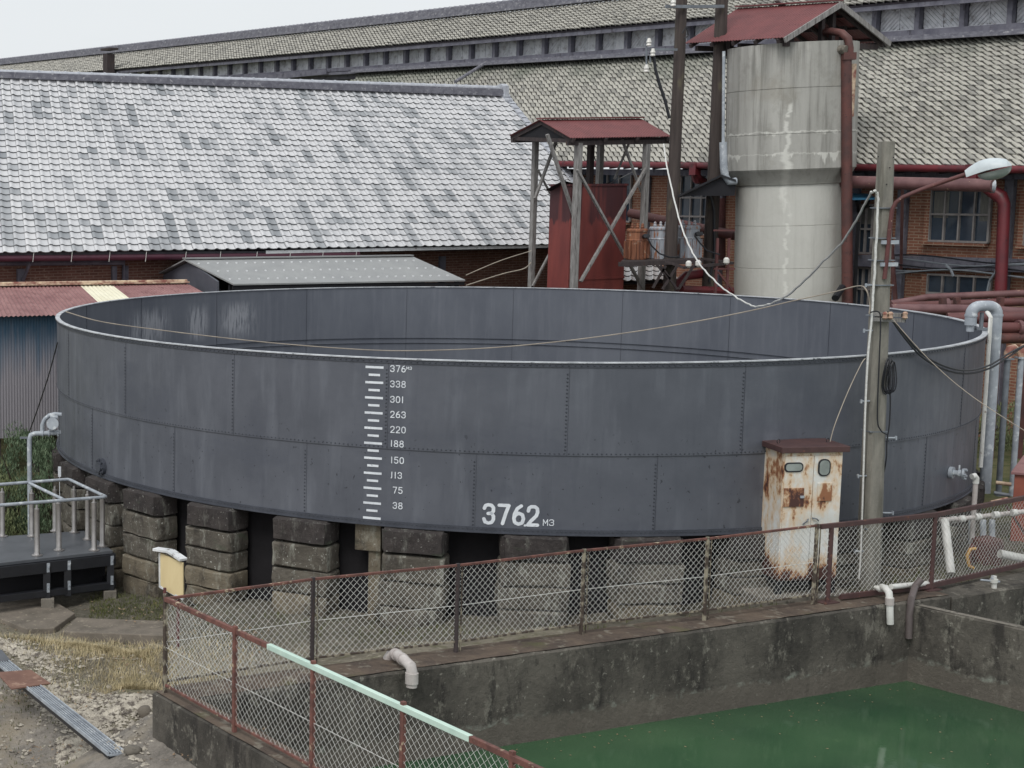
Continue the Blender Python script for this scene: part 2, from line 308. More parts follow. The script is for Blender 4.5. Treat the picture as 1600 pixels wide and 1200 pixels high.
def brick(name, d, ca, cb, mort, scale=1.0):
    g = NG(name); b = g.n.new('ShaderNodeTexBrick'); g.l.new(g.xyz(g.dotc(d), g.pos()[2]), b.inputs['Vector'])
    b.inputs['Scale'].default_value = 1; b.inputs['Brick Width'].default_value = .235; b.inputs['Row Height'].default_value = .068; b.inputs['Mortar Size'].default_value = .009
    b.inputs['Color1'].default_value = ca; b.inputs['Color2'].default_value = cb; b.inputs['Mortar'].default_value = mort; b.inputs['Bias'].default_value = -.2
    c = g.mix(g.ramp(g.noise(1.3, detail=7), .4, .7, 0, .55), b.outputs[0], tuple(q*.6 for q in ca[:3])+(1,)); c = g.mix(g.ramp(g.noise(7, (1, 1, 2.5), 6), .58, .7, 0, .6), c, C(160, 138, 118))
    g.bump(g.math('SUBTRACT', 1, b.outputs['Fac']), .5, .01); return g.done(c, .93, spec=.2)
M['brickA'] = brick('mill_brick', dA, C(148, 96, 76), C(128, 80, 64), C(168, 146, 124)); M['brickB'] = brick('warehouse_brick', dB, C(120, 82, 70), C(98, 66, 58), C(140, 116, 104))
M['blueshed'] = None
g = NG('faded_blue_tin'); p = g.pos(); w = g.math('ADD', p[2], g.ramp(g.noise(2.5, (4, 4, .3), 6), .3, .7, -.35, .35)); c = g.mix(g.ramp(w, 1.9, 3.0), C(150, 146, 154), C(62, 98, 126)); c = g.mix(g.ramp(g.noise(5, (6, 6, .2), 6), .55, .75, 0, .6), c, C(122, 116, 122)); M['blueshed'] = g.done(c, .6)
M['shedroof'] = simple('faded_red_tin', C(154, 110, 108), C(132, 88, 88), .6, 2.2, (1, 1, 1), c3=C(116, 72, 72), s3=5, t3=(.52, .7), bump=.05)
M['shedcap'] = simple('peeling_ridge_flashing', C(210, 186, 156), C(140, 84, 72), .7, 5, lo=.4, hi=.6)
M['skylight'] = simple('cream_skylight_sheet', C(232, 228, 202), C(222, 216, 188), .5, 3)
M['greyroof'] = simple('grey_sheet_roof', C(150, 152, 152), C(140, 142, 143), .45, 2, bump=0)
M['greywall'] = simple('charcoal_sheet_wall', C(92, 94, 104), C(80, 82, 92), .6, 2, bump=0)
M['bolt'] = simple('bolt_cap_white', C(226, 228, 230), C(214, 216, 218), .4, bump=0)
M['blueroof'] = simple('bright_blue_sheet', C(70, 150, 196), C(60, 136, 182), .5)
M['transformer'] = simple('transformer_grey_enamel', C(170, 176, 184), C(140, 146, 156), .5, 3, (3, 3, .6), c3=C(150, 92, 56), s3=4, st3=(4, 4, .6), t3=(.53, .62))
M['transformer_rust'] = simple('transformer_rusted', C(150, 92, 60), C(96, 56, 44), .8, 3, (5, 5, .4), c3=C(170, 150, 130), s3=5, t3=(.6, .7))
M['porcelain'] = simple('porcelain', C(224, 222, 216), C(204, 202, 196), .25, bump=0)
g = NG('red_tank_rust'); p = g.pos(); c = g.mix(g.ramp(g.noise(2, (2.5, 2.5, .4), 7), .35, .65), C(138, 60, 54), C(116, 50, 48))
dk = g.math('MULTIPLY', g.ramp(g.math('ADD', p[2], g.ramp(g.noise(2, (3, 3, .4)), .3, .7, -.12, .12)), 4.95, 5.02), g.ramp(g.noise(1.4, (2.2, 2.2, .12), 3), .38, .5)); c = g.mix(g.math('MULTIPLY', dk, .8), c, C(54, 30, 38)); M['redtank'] = g.done(c, .65)
def leafmat(name, a, b): return simple(name, a, b, .8, 9, lo=.4, hi=.6, bump=0, spec=.2)
M['leaf'] = leafmat('shrub_leaves', C(108, 126, 96), C(78, 100, 74)); M['leaf2'] = leafmat('hedge_leaves', C(128, 136, 94), C(98, 110, 74)); M['rustplate'] = simple('rusted_flat_plate', C(132, 96, 80), C(112, 78, 66), .85, 4, c3=C(150, 118, 100), s3=9); M['bark'] = simple('bark', C(84, 70, 58), C(64, 54, 46), .9)
M['straw'] = simple('dry_grass', C(206, 190, 150), C(164, 150, 114), .9, 3, bump=0, spec=.1); M['green'] = simple('thin_green_grass', C(104, 106, 64), C(84, 90, 54), .9, 3, bump=0, spec=.1)
M['gravel'] = simple('pale_gravel', C(188, 180, 164), C(142, 134, 122), .9, 6, c3=C(96, 88, 80), s3=9, t3=(.52, .6), bump=.2)
M['lens'] = simple('lamp_bowl', C(150, 158, 154), C(126, 134, 130), .15, bump=0); M['lamphead'] = simple('lamp_shell', C(198, 208, 212), C(178, 188, 194), .4)
M['louver'] = simple('silvered_louver_boards', C(206, 208, 214), C(178, 182, 190), .8, 6, c3=C(150, 146, 148), s3=6, t3=(.55, .68))
# ================================================================== ground
CTRL = [(262, 935, -.3), (180, 920, -.4), (60, 960, -.5), (0, 930, -.45), (100, 1000, -.55), (240, 1000, -.45), (235, 1085, -.6), (100, 1100, -.8), (0, 1100, -.85), (0, 1200, -1.0), (235, 1190, -.95),
        (380, 945, -.1), (520, 960, -.05), (590, 985, -.1), (700, 990, 0), (783, 975, .05), (900, 980, .1), (1070, 965, .2), (1185, 945, .35), (1440, 900, .45), (1500, 860, .5), (1590, 850, .5), (300, 1000, -.2)]
COPZ = .6
CP = [G(px, py, z) for px, py, z in CTRL]
cf = [G(px, py, COPZ) for px, py in ((258, 1083), (487, 1046), (712, 1020), (908, 992), (1100, 970), (1270, 945), (1454, 922), (1600, 888), (1760, 862))]   # fence foot along the far wall
for q in cf[1:]: CP.append(q+vv(-.15, .42, -.12))
CP.append(cf[0]+vv(.5, .7, -.4))
for q in ((-10, 20, -1), (-10, 30, -.4), (2, 32, -.2), (0, 40, 0), (20, 40, 0), (8, 28, .1), (20, 30, .4), (-5, 10, -1.2), (30, 20, .4), (15, 10, -.8)): CP.append(vv(*q))
CP = np.array(CP)
def gz(x, y):
    d = (CP[:, 0]-x)**2+(CP[:, 1]-y)**2+1e-4; w = d**-1.6; return float((w*CP[:, 2]).sum()/w.sum())
def GG(px, py):   # pixel -> ground
    z = -.3
    for _ in range(25): q = G(px, py, z); z = .5*z+.5*gz(q[0], q[1])
    return vv(q[0], q[1], z)
g = NG('worn_ground'); p = g.pos(); n = g.noise(1.2, detail=8, rough=.65)
_a, _b = G(0, 1039, -.9), G(182, 1184, -.95); _d = (_b-_a)/np.linalg.norm((_b-_a)[:2]); _n = vv(_d[1], -_d[0], 0); _n = _n if _n[0] < 0 else -_n
side = g.math('SUBTRACT', g.dotc(_n), float(_a@_n)); side = g.math('ADD', side, g.ramp(g.noise(1.4, detail=7), .3, .7, -.22, .22))
c = g.mix(g.ramp(n, .38, .62), C(152, 144, 126), C(120, 113, 98)); c = g.mix(g.ramp(g.noise(2.8, detail=8, rough=.7), .52, .62, 0, .7), c, C(112, 110, 80)); c = g.mix(g.ramp(g.noise(9, detail=8, rough=.75), .55, .63, 0, .75), c, C(186, 177, 158))
c = g.mix(g.ramp(g.noise(24, detail=6), .58, .64, 0, .6), c, C(74, 68, 58))
asph = g.mix(g.ramp(g.noise(4, detail=9, rough=.75), .42, .6), C(160, 152, 142), C(130, 124, 116)); asph = g.mix(g.ramp(g.noise(1.1, detail=8), .5, .62, 0, .6), asph, C(168, 154, 130)); asph = g.mix(g.ramp(g.noise(40, detail=3), .6, .68, 0, .7), asph, C(176, 170, 160))
c = g.mix(g.ramp(side, .0, .25), c, asph)
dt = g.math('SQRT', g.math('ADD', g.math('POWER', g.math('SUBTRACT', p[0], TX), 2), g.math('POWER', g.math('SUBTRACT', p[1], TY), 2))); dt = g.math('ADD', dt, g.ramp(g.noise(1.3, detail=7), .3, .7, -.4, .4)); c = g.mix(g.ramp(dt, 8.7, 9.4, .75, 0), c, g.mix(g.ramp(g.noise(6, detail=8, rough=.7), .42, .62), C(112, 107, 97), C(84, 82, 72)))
far = g.ramp(p[1], 24.3, 26); c = g.mix(far, c, g.mix(g.ramp(g.noise(3, detail=7), .45, .6), C(108, 106, 74), C(84, 92, 58)))
g.bump(g.noise(11, detail=10, rough=.8), 1.0, .06); M['ground'] = g.done(c, .95, spec=.15)
# pond outline
wd = (cf[6]-cf[1]); wd[2] = 0; wd /= np.linalg.norm(wd); wn = vv(wd[1], -wd[0], 0)      # along the far wall / towards the water
FR = [q.copy() for q in cf]
nl = [G(px, py, COPZ) for px, py in ((258, 1083), (366, 1145), (487, 1212), (630, 1290))]
ld = nl[2]-nl[0]; ld[2] = 0; ld /= np.linalg.norm(ld); ln = vv(-ld[1], ld[0], 0)       # near-left wall direction, ln towards the water
if ln[0] < 0: ln = -ln
CO = nl[0]
far_end = cf[8]+wd*8; near_end = CO+ld*22
OUT = [CO-ln*.16-wn*.16, near_end-ln*.16, far_end-wn*.16]        # outer edges
inn_corner = CO+ln*.18+wn*.24
def strip_wall(m, a, b, n, w0, w1, ztop, zbot, seg=40, jit=.006):
    """wall along a->b, spanning w0..w1 along n, cast faces slightly uneven"""
    L = np.linalg.norm(b-a); t = (b-a)/L; vs = []; prof = [(w0, zbot), (w0, ztop-.02), (w0+.02, ztop), (w1-.02, ztop), (w1, ztop-.025), (w1, zbot)]
    for i in range(seg+1):
        for w, z in prof:
            q = a+t*(L*i/seg)+n*(w+random.uniform(-jit, jit)); vs.append((q[0], q[1], z+(random.uniform(-jit, jit) if z > zbot else 0)))
    k = len(prof); m.add(vs, [(i*k+j, i*k+j+1, (i+1)*k+j+1, (i+1)*k+j) for i in range(seg) for j in range(k-1)]); m.poly(vs[:k]); m.poly(vs[-k:])
wall = thing('pond_retaining_wall', 'stained dark concrete retaining wall around the green water basin', 'wall', (CO[0], CO[1], 0))
m = MB()
# far wall follows the surveyed foot of the fence
pts = [FR[0]+wd*.2]+FR[1:]+[far_end]
base = pts[0]
strip_wall(m, pts[0], FR[6]+wd*.0, wn, -.2, .3, COPZ-.004, -2.2, 70)
strip_wall(m, FR[6]+wd*.001, FR[8]+wd*4, vv(*((lambda t: (t[1], -t[0], 0))((FR[8]-FR[6])/np.linalg.norm(FR[8]-FR[6])))), -.2, .3, COPZ-.03, -2.2, 30)
m2 = MB(); strip_wall(m2, CO-wn*.1, near_end, ln, -.1, .24, COPZ-.002, -2.2, 90)
fw = m.build('far_wall', M['pond'], wall, fix=True); m2.build('near_wall', M['pond'], wall)
mc = MB()   # coping skins
def skin(m, a, b, n, w0, w1, z, seg=60):
    vs = []
    for i in range(seg+1):
        for w in (w0, (w0+w1)/2, w1):
            q = a+(b-a)*i/seg+n*(w+random.uniform(-.008, .008)); vs.append((q[0], q[1], z+.004+random.uniform(0, .006)))
    m.add(vs, [(i*3+j, i*3+j+1, i*3+j+4, i*3+j+3) for i in range(seg) for j in (0, 1)])
skin(mc, pts[0], FR[6], wn, -.19, .275, COPZ); skin(mc, CO-wn*.08, near_end, ln, -.08, .22, COPZ+.002)
mc.build('coping', M['coping'], wall)
# divider wall leaving the far wall at the right
D0 = G(1421, 1065, -.45); D1 = G(1600, 1112, -.45); D0[2] = D1[2] = COPZ-.05; dd = (D1-D0)/np.linalg.norm(D1-D0); dn = vv(-dd[1], dd[0], 0)
dn = dn if dn[0] > 0 else -dn
D0 = D0-dd*.3
m = MB(); strip_wall(m, D0+dd*.25, D0+dd*14, dn, 0, .18, COPZ-.05, -2.2, 50); m.build('divider_wall', M['pond'], wall)
m = MB(); skin(m, D0+dd*.3, D0+dd*14, dn, .02, .1, COPZ-.05); m.build('worn_edge', M['plinth'], wall)
m = MB(); wz = -.45
m.poly([CO+vv(-.0, 0, wz-COPZ), near_end+vv(0, 0, wz-COPZ), vv(40, near_end[1], wz), vv(far_end[0], far_end[1], wz)])
tag(m.build('pond_water', M['water']), kind='structure')
m = MB(); m.poly([CO+vv(0, 0, -2.1-COPZ), near_end+vv(0, 0, -2.1-COPZ), vv(40, near_end[1], -2.1), vv(far_end[0], far_end[1], -2.1)]); tag(m.build('pond_bed', M['slab']), kind='structure')
# ground sheet with the basin left open
def axis(segs):
    r = []
    for a, b, st in segs:
        n = max(1, int(round((b-a)/st))); r += [a+(b-a)*i/n for i in range(n)]
    return r+[segs[-1][1]]
xs = axis([(-600, -60, 90), (-60, -6, 6), (-6, 20, .12), (20, 60, 5), (60, 600, 90)])
ys = axis([(-60, 4, 8), (4, 12, 1), (12, 30, .12), (30, 60, 2), (60, 120, 10), (120, 1500, 230)])
def inside(x, y):
    q = vv(x, y, 0)
    a = (q-vv(CO[0], CO[1], 0))
    return a@ln > -.05 and a@wn > -.02 and (a@ld > 0 or True) and x < 60 and y < 40 and not (y < near_end[1])
X, Yg = np.meshgrid(xs, ys); Zg = np.zeros_like(X)
Dg = (X[..., None]-CP[:, 0])**2+(Yg[..., None]-CP[:, 1])**2+1e-4; Wg = Dg**-1.6; Zg = (Wg*CP[:, 2]).sum(-1)/Wg.sum(-1)
Zg += (rng.random(Zg.shape)-.5)*.025*((X > -6) & (X < 20) & (Yg > 12) & (Yg < 30))
far_ = np.hypot(X-8, Yg-25) > 60; Zg[far_] = 0
rel = np.stack([X-CO[0], Yg-CO[1]], -1)
ins = (rel@ln[:2] > .09) & (rel@wn[:2] > .07) & (Yg > near_end[1]) 
seg8 = (FR[8]-FR[6])/np.linalg.norm(FR[8]-FR[6]); n8 = vv(seg8[1], -seg8[0], 0); rel8 = np.stack([X-FR[6][0], Yg-FR[6][1]], -1)
ins &= ((rel8@n8[:2] > 0) | (rel8@seg8[:2] < 0)) & (rel8@n8[:2] > -3)
out_right = rel8@seg8[:2] > 30
ins &= ~out_right
# behind the coping the ground must stay just below its top
nearw = (rel@wn[:2] > -.5) & (rel@wn[:2] <= 0.0) & (rel@ln[:2] > 0); Zg[nearw] = np.minimum(Zg[nearw], COPZ-.08)
nx = len(xs); vs = np.stack([X, Yg, Zg], -1).reshape(-1, 3)
fs = []
insf = ins.reshape(-1)
for j in range(len(ys)-1):
    for i in range(nx-1):
        a = j*nx+i; q = (a, a+1, a+nx+1, a+nx)
        if insf[a] or insf[a+1] or insf[a+nx] or insf[a+nx+1]: continue
        fs.append(q)
me = bpy.data.meshes.new('ground'); me.from_pydata(vs.tolist(), [], fs); me.update(); me.materials.append(M['ground']); me.polygons.foreach_set('use_smooth', [True]*len(me.polygons))
gr = bpy.data.objects.new('ground', me); COL.objects.link(gr); tag(gr, kind='structure')
# ================================================================== iron water tank
TB, TT = 1.29, 3.59; ZS = 2.40
tank = thing('iron_water_tank', 'huge round dark grey riveted iron water tank standing on stone piers', 'water tank', (TX, TY, TB))
OO = (TX, TY, 0)
m = MB(); m.lathe(OO, [(TR-.006, TB), (TR-.006, ZS-.03)], 180, caps=False); m.build('lower_plates', M['tank'], tank, smooth='all', fix=False)
m = MB(); m.lathe(OO, [(TR-.006, ZS-.045), (TR+.008, ZS-.045), (TR+.008, TT-.012), (TR-.006, TT-.012)], 180, caps=False); m.build('upper_plates', M['tank'], tank, smooth=True, fix=False)
m = MB(); m.lathe(OO, [(TR-.022, TT-.012), (TR-.022, TB+.01)], 180, caps=False); m.lathe(OO, [(TR-.05, 2.33), (TR-.021, 2.335), (TR-.021, 2.43), (TR-.05, 2.44)][::-1], 180, caps=False)
m.build('inner_plates', M['tank_in'], tank, smooth=True, fix=False)
m = MB(); m.lathe(OO, [(.01, TB+.02), (TR-.02, TB+.02)], 120, caps=False); m.build('tank_floor', M['tank_dark'], tank, fix=False)
m = MB(); m.lathe(OO, [(TR-.045, TT-.014), (TR-.045, TT), (TR+.034, TT), (TR+.034, TT-.014), (TR+.008, TT-.014)], 200, caps=False); m.build('top_flange', M['rim'], tank, smooth=True, fix=False)
m = MB(); m.lathe(OO, [(TR+.02, TT-.015), (TR+.02, TT-.07), (TR+.008, TT-.07)], 200, caps=False); m.lathe(OO, [(.5, TB-.002), (TR+.03, TB-.002), (TR+.03, TB+.012), (TR+.012, TB+.015), (TR+.012, TB+.075), (TR-.01, TB+.075)], 200, caps=False)
m.build('bottom_flange', M['tank_dark'], tank, smooth=True, fix=False)
# rivets
def rivet(m, th, z, R, r=.011, h=.007):
    n_ = vv(sin(th), -cos(th), 0); t_ = vv(cos(th), sin(th), 0); c = TP(th, z, R)
    vs = [c+(t_*cos(2*pi*k/6)+Z3*sin(2*pi*k/6))*r for k in range(6)]+[c+n_*h*.8+(t_*cos(2*pi*k/6)+Z3*sin(2*pi*k/6))*r*.6 for k in range(6)]+[c+n_*h]
    m.add(vs, [(k, (k+1) % 6, 6+(k+1) % 6, 6+k) for k in range(6)]+[(6+k, 6+(k+1) % 6, 12) for k in range(6)])
UP = [radians(-7.95+17.45*k) for k in range(-6, 7)]; LO = [radians(.9+17.45*k) for k in range(-6, 7)]
m = MB()
A_ = radians(108)
for i in range(int(2*A_*TR/.08)): rivet(m, -A_+i*.08/TR, TT-.042, TR+.02, .014, .010)
for i in range(int(2*A_*TR/.06)):
    rivet(m, -A_+i*.06/TR, ZS-.018, TR+.008, .012, .009); rivet(m, -A_+i*.06/TR, TB+.05, TR+.012, .011, .009)
for th in UP:
    for k in range(int((TT-.08-ZS-.02)/.05)): rivet(m, th, ZS+.03+k*.05, TR+.011, .0125, .009)
for th in LO:
    for k in range(int((ZS-.06-TB-.1)/.05)): rivet(m, th, TB+.1+k*.05, TR-.003, .0125, .009)
m.build('rivets', M['rivet'], tank, fix=False)
for th, z0, z1, R in [(t, ZS-.04, TT-.07, TR+.008) for t in UP]+[(t, TB+.075, ZS-.05, TR-.006) for t in LO]:
    d = .026/TR; a, b = th+d*.9, th+d*1.05; m = MB(); m.hexa([TP(a, z0, R-.002), TP(b, z0, R-.002), TP(b, z0, R+.004), TP(a, z0, R+.004), TP(a, z1, R-.002), TP(b, z1, R-.002), TP(b, z1, R+.004), TP(a, z1, R+.004)]); m.build('plate_lap', M['rivet'], tank)
for k in range(20):
    th = radians(17.45*k+3); m = MB(); m.hexa([TP(a, z, R) for z in (TB+.05, TT-.03) for a, R in ((th, TR-.03), (th+.0006, TR-.03), (th+.0006, TR-.0215), (th, TR-.0215))]); m.build('inner_plate_lap', M['tank_dark'], tank)
# painted markings: stroke lettering laid on the curved plates
GL = {'0': [[(.5, 1), (.2, .93), (.05, .7), (.05, .3), (.2, .07), (.5, 0), (.8, .07), (.95, .3), (.95, .7), (.8, .93), (.5, 1)]], '1': [[(.5, 1), (.5, 0)]],
      '2': [[(.06, .76), (.12, .92), (.32, 1), (.68, 1), (.9, .9), (.94, .7), (.82, .5), (.3, .2), (.05, 0), (.96, 0)]],
      '3': [[(.05, .8), (.15, .95), (.4, 1), (.72, .98), (.92, .85), (.92, .66), (.75, .54), (.42, .52)], [(.75, .54), (.94, .38), (.94, .2), (.78, .04), (.45, 0), (.15, .05), (.03, .22)]],
      '5': [[(.9, 1), (.16, 1), (.1, .55), (.35, .62), (.65, .62), (.9, .5), (.96, .3), (.85, .08), (.55, 0), (.25, .02), (.04, .18)]],
      '6': [[(.72, 1), (.35, .85), (.1, .55), (.05, .3), (.15, .08), (.5, 0), (.85, .08), (.96, .3), (.85, .52), (.5, .6), (.18, .5), (.07, .35)]],
      '7': [[(.04, 1), (.96, 1), (.7, .6), (.4, .0)]],
      '8': [[(.5, .54), (.16, .64), (.1, .84), (.26, .98), (.5, 1), (.74, .98), (.9, .84), (.84, .64), (.5, .54), (.1, .42), (.03, .2), (.2, .03), (.5, 0), (.8, .03), (.97, .2), (.9, .42), (.5, .54)]],
      'M': [[(.05, 0), (.05, 1), (.5, .35), (.95, 1), (.95, 0)]], '.': [[(.5, .02), (.52, .02)]], 'J': [[(.55, 1), (.55, .1), (.35, 0), (.2, .02)]]}
def stroke_text(m, txt, th0, z0, w, h, gap, sw, R):
    x = 0
    for ch in txt:
        cw = w if ch not in '.1J' else (w*.16 if ch == '.' else w*.5)
        for pl in GL[ch]:
            q = [(x+u*cw, v*h) for u, v in pl]
            for (x0, y0), (x1, y1) in zip(q[:-1], q[1:]):
                L = math.hypot(x1-x0, y1-y0)+1e-6; nx_, ny_ = -(y1-y0)/L*sw/2, (x1-x0)/L*sw/2
                m.quad(*[TP(th0+a/TR, z0+b, R) for a, b in ((x0+nx_, y0+ny_), (x1+nx_, y1+ny_), (x1-nx_, y1-ny_), (x0-nx_, y0-ny_))])
            for k, (a, b) in enumerate(q): m.poly([TP(th0+(a+cos(2*pi*i/10)*sw/2)/TR, z0+b+sin(2*pi*i/10)*sw/2, R+.0003*(k % 3+1)) for i in range(10)])
        x += cw+gap
def thz(px, py): return tank_hit(px, py)
za = thz(586, 573.7)[1]; zb = thz(581, 809.5)[1]; thc = thz(585, 600)[0]
for k in range(21):
    z = za+(zb-za)*k/20; L = .245 if k % 2 == 0 else .155; R = TR+.0115 if z > ZS-.05 else TR-.001
    mk = MB(); hh_ = .016; a = thc-L/2/TR; b = thc+L/2/TR; n_ = 4
    for i in range(n_): u0, u1 = a+(b-a)*i/n_, a+(b-a)*(i+1)/n_; mk.quad(TP(u0, z-hh_, R), TP(u1, z-hh_, R), TP(u1, z+hh_, R), TP(u0, z+hh_, R))
    mk.build('scale_bar', M['white'], tank, fix=False)
ys_ = [575.5, 599.5, 623.5, 647, 670.5, 692.5, 718.5, 742, 765.5, 789.5]
for t, y in zip(['376', '338', '301', '263', '220', '188', '150', 'J13', '75', '38'], ys_):
    th, z = thz(610.5 if len(t) == 3 else 614, y); R = TR+.0125 if z > ZS-.05 else TR-.001
    mk = MB(); stroke_text(mk, t, th, z-.042, .052, .082, .022, .0125, R)
    if t == '376': stroke_text(mk, 'M3', thz(635.5, 574)[0], z-.005, .03, .036, .01, .007, R)
    mk.build('level_number', M['white'], tank, fix=False)
th, z = thz(760, 817); mk = MB(); zt = thz(760, 790)[1]
stroke_text(mk, '376', th-.005, z, .134, .246, .056, .046, TR-.001); stroke_text(mk, '.', th-.005+(.132*3+.058*2+.012)/TR, z-.02, .1, .2, 0, .036, TR-.0005); stroke_text(mk, '2', th-.005+(.132*3+.058*3-.01)/TR, z-.005, .134, .246, 0, .046, TR-.001)
mk.build('capacity_number', M['white'], tank, fix=False); mk = MB(); stroke_text(mk, 'M3', thz(848.5, 820)[0], z-.005, .06, .078, .018, .011, TR-.001); mk.build('unit_mark', M['white'], tank, fix=False)
# blank flange left, valve right
th, z = thz(160, 729); c = TP(th, z, TR); nn = vv(sin(th), -cos(th), 0); tt_ = vv(cos(th), sin(th), 0)
m = MB(); m.tube([c-nn*.02, c+nn*.05], .135, 20); m.tube([c+nn*.03, c+nn*.085], .085, 16)
for k in range(8): a = 2*pi*k/8; q = c+(tt_*cos(a)+Z3*sin(a))*.11; m.tube([q, q+nn*.075], .016, 6)
m.build('blank_flange', M['tank_dark'], tank, smooth=True)
th, z = thz(1484, 738); c = TP(th, z, TR); nn = vv(sin(th), -cos(th), 0); tt_ = vv(cos(th), sin(th), 0)
vx = n2(.8, -.6)
m = MB(); m.tube([c, c+nn*.05], .085, 16); m.tube([c+nn*.03, c+nn*.14], .04, 12); q = c+nn*.12; m.tube([q+Z3*.03, q+Z3*.12], .012, 8); m.tube([q-vx*.01, q+vx*.03], .055, 12)
q2 = q+vx*.04; m.tube([q2, q2+vx*.03], .075, 12)
for k in range(5): a = 2*pi*k/5; m.tube([q2+vx*.015+(np.cross(vx, Z3)*cos(a)+Z3*sin(a))*.07, q2+vx*.06+(np.cross(vx, Z3)*cos(a)+Z3*sin(a))*.07], .014, 6)
m.build('drain_valve', M['galv'], tank, smooth=True)
# ================================================================== stone piers under the tank
PL = {-64: 'narrow stone pier beside the end of the metal platform', -56.5: None}
angs = [-76.0, -65.5, -56.5, -45.5, -34.2, -22.3, -10.5, 0.6, 12.2, 23.5, 35.0, 46.5, 58.0, 69.5, 81]
labs = ['stone pier at the far left edge of the tank, behind the handrail posts', 'second stone pier from the left edge, half hidden by the handrail end', 'mossy four-course stone pier between the dark platform and the yellow board', 'lichen-streaked stone pier just right of the yellow notice board',
        'stone pier with white lichen on its middle blocks, left of the timber prop', 'dark stone pier with green moss on its cap, below the painted level scale', 'stone pier straight below the large white capacity number', 'pale stone pier with two dark slots, right of the large number',
        'stone pier immediately left of the rusty white cabinet', 'stone pier hidden behind the rusty white cabinet', 'pale stone pier right of the concrete pole', 'stone pier below the drain valve behind white pipes', 'brown stone pier beside the thin standpipe', 'dark stone pier at the right edge of the tank', 'last stone pier in the shade behind the grey gooseneck pipe']
def block(m, th, Rf, dep, w, z0, z1, rnd=.03, skew=.02):
    n_ = vv(sin(th), -cos(th), 0); t_ = vv(cos(th), sin(th), 0); o_ = vv(TX, TY, 0)
    # rounded quarry-faced block: subdivided box pushed about
    bm_ = []; NX, NZ = 6, 3
    def pt(u, v, d): return o_+n_*(Rf-d)+t_*(u*w/2)+Z3*(z0+(z1-z0)*v)
    vs = []; fs = []
    us = [-1, -.9, -.5, 0, .5, .9, 1]; vz = [0, .1, .5, .9, 1]; ds = [0, .3*dep, dep]
    def P3(i, j, k):
        u, v, d = us[i], vz[j], ds[k]; e = (abs(u) == 1)+(v in (0, 1))+(k == 0)
        q = pt(u, v, d)
        if e >= 2: q = q-t_*np.sign(u)*(abs(u) == 1)*rnd*.6-Z3*(1 if v == 1 else -1 if v == 0 else 0)*rnd*.5-n_*(k == 0)*rnd*.7
        return q+n_*random.uniform(-skew, skew)*(k == 0)+Z3*random.uniform(-.008, .008)+t_*random.uniform(-.012, .012)
    idx = {}
    for i in range(7):
        for j in range(5):
            for k in range(3): idx[i, j, k] = len(vs); vs.append(P3(i, j, k))
    for i in range(6):
        for j in range(4): fs += [(idx[i, j, 0], idx[i+1, j, 0], idx[i+1, j+1, 0], idx[i, j+1, 0]), (idx[i, j, 2], idx[i, j+1, 2], idx[i+1, j+1, 2], idx[i+1, j, 2])]
        for k in range(2): fs += [(idx[i, 4, k], idx[i+1, 4, k], idx[i+1, 4, k+1], idx[i, 4, k+1]), (idx[i, 0, k], idx[i, 0, k+1], idx[i+1, 0, k+1], idx[i+1, 0, k])]
    for j in range(4):
        for k in range(2): fs += [(idx[0, j, k], idx[0, j+1, k], idx[0, j+1, k+1], idx[0, j, k+1]), (idx[6, j, k], idx[6, j, k+1], idx[6, j+1, k+1], idx[6, j+1, k])]
    m.add(vs, fs)
def pier(deg, label, full=True, group='stone piers carrying the tank'):
    th = radians(deg); b = TP(th, 0, 7.6); zg = gz(b[0], b[1])-.08; t = thing('stone_pier', label, 'stone pier', (b[0], b[1], zg), group)
    H = TB-zg; n_ = 5 if H > 1.5 else 4; caph = .36; hs_ = [(H-caph)/(n_-1)*random.uniform(.93, 1.07) for _ in range(n_-1)]; s_ = (H-caph)/sum(hs_); z = zg
    for k, h in enumerate(hs_):
        m = MB(); h *= s_; block(m, th+random.uniform(-.0015, .0015), 7.70+random.uniform(-.015, .02), .4, .87+random.uniform(-.035, .045), z+.001, z+h-.001, .02, .026); z += h
        m.build('stone_block', M['stone_low'] if k < max(1, (n_-1)//2) and random.random() < .75 else M['stone_mid'], t, smooth=True, bevel=.012)
    m = MB(); block(m, th, 7.72, .42, .86, z+.002, TB-.004, .06, .01); m.build('cap_stone', M['stone_top'], t, smooth=True, bevel=.03)
for a, l in zip(angs, labs): pier(a, l)
for k in range(16): pier(93+11.7*k if k < 15 else -87, 'stone pier in deep shade under the far side of the tank', group='hidden piers under the far side of the tank')
m = MB(); m.lathe((TX, TY, 0), [(7.22, -.7), (7.22, TB-.006)], 60); tag(m.build('added_shade_drum', M['drum_black']), 'added black drum standing in for the deep shade behind the piers under the tank', 'shade_drum')  # added drum, painted black to stand in for shade between the piers
# prop between two piers
th = radians(-27.2); b = TP(th, 0, 7.3); t = thing('stone_prop', 'brown squared stone block on a thin square post wedged under the tank', 'prop', (b[0], b[1], gz(b[0], b[1])-.05))
m = MB(); n_ = vv(sin(th), -cos(th), 0); t_ = vv(cos(th), sin(th), 0); m.box(TP(th, TB-.2, 7.35), (.36, .34, .38), (t_, n_, Z3)); m.build('cap_block', M['stone_low'], t, bevel=.012)
m = MB(); m.box(TP(th, (TB-.39+gz(b[0], b[1]))/2-.05, 7.4)+t_*.09, (.17, .17, TB-.39-gz(b[0], b[1])+.1), (t_, n_, Z3)); m.build('prop_post', M['stone_low'], t, bevel=.01)
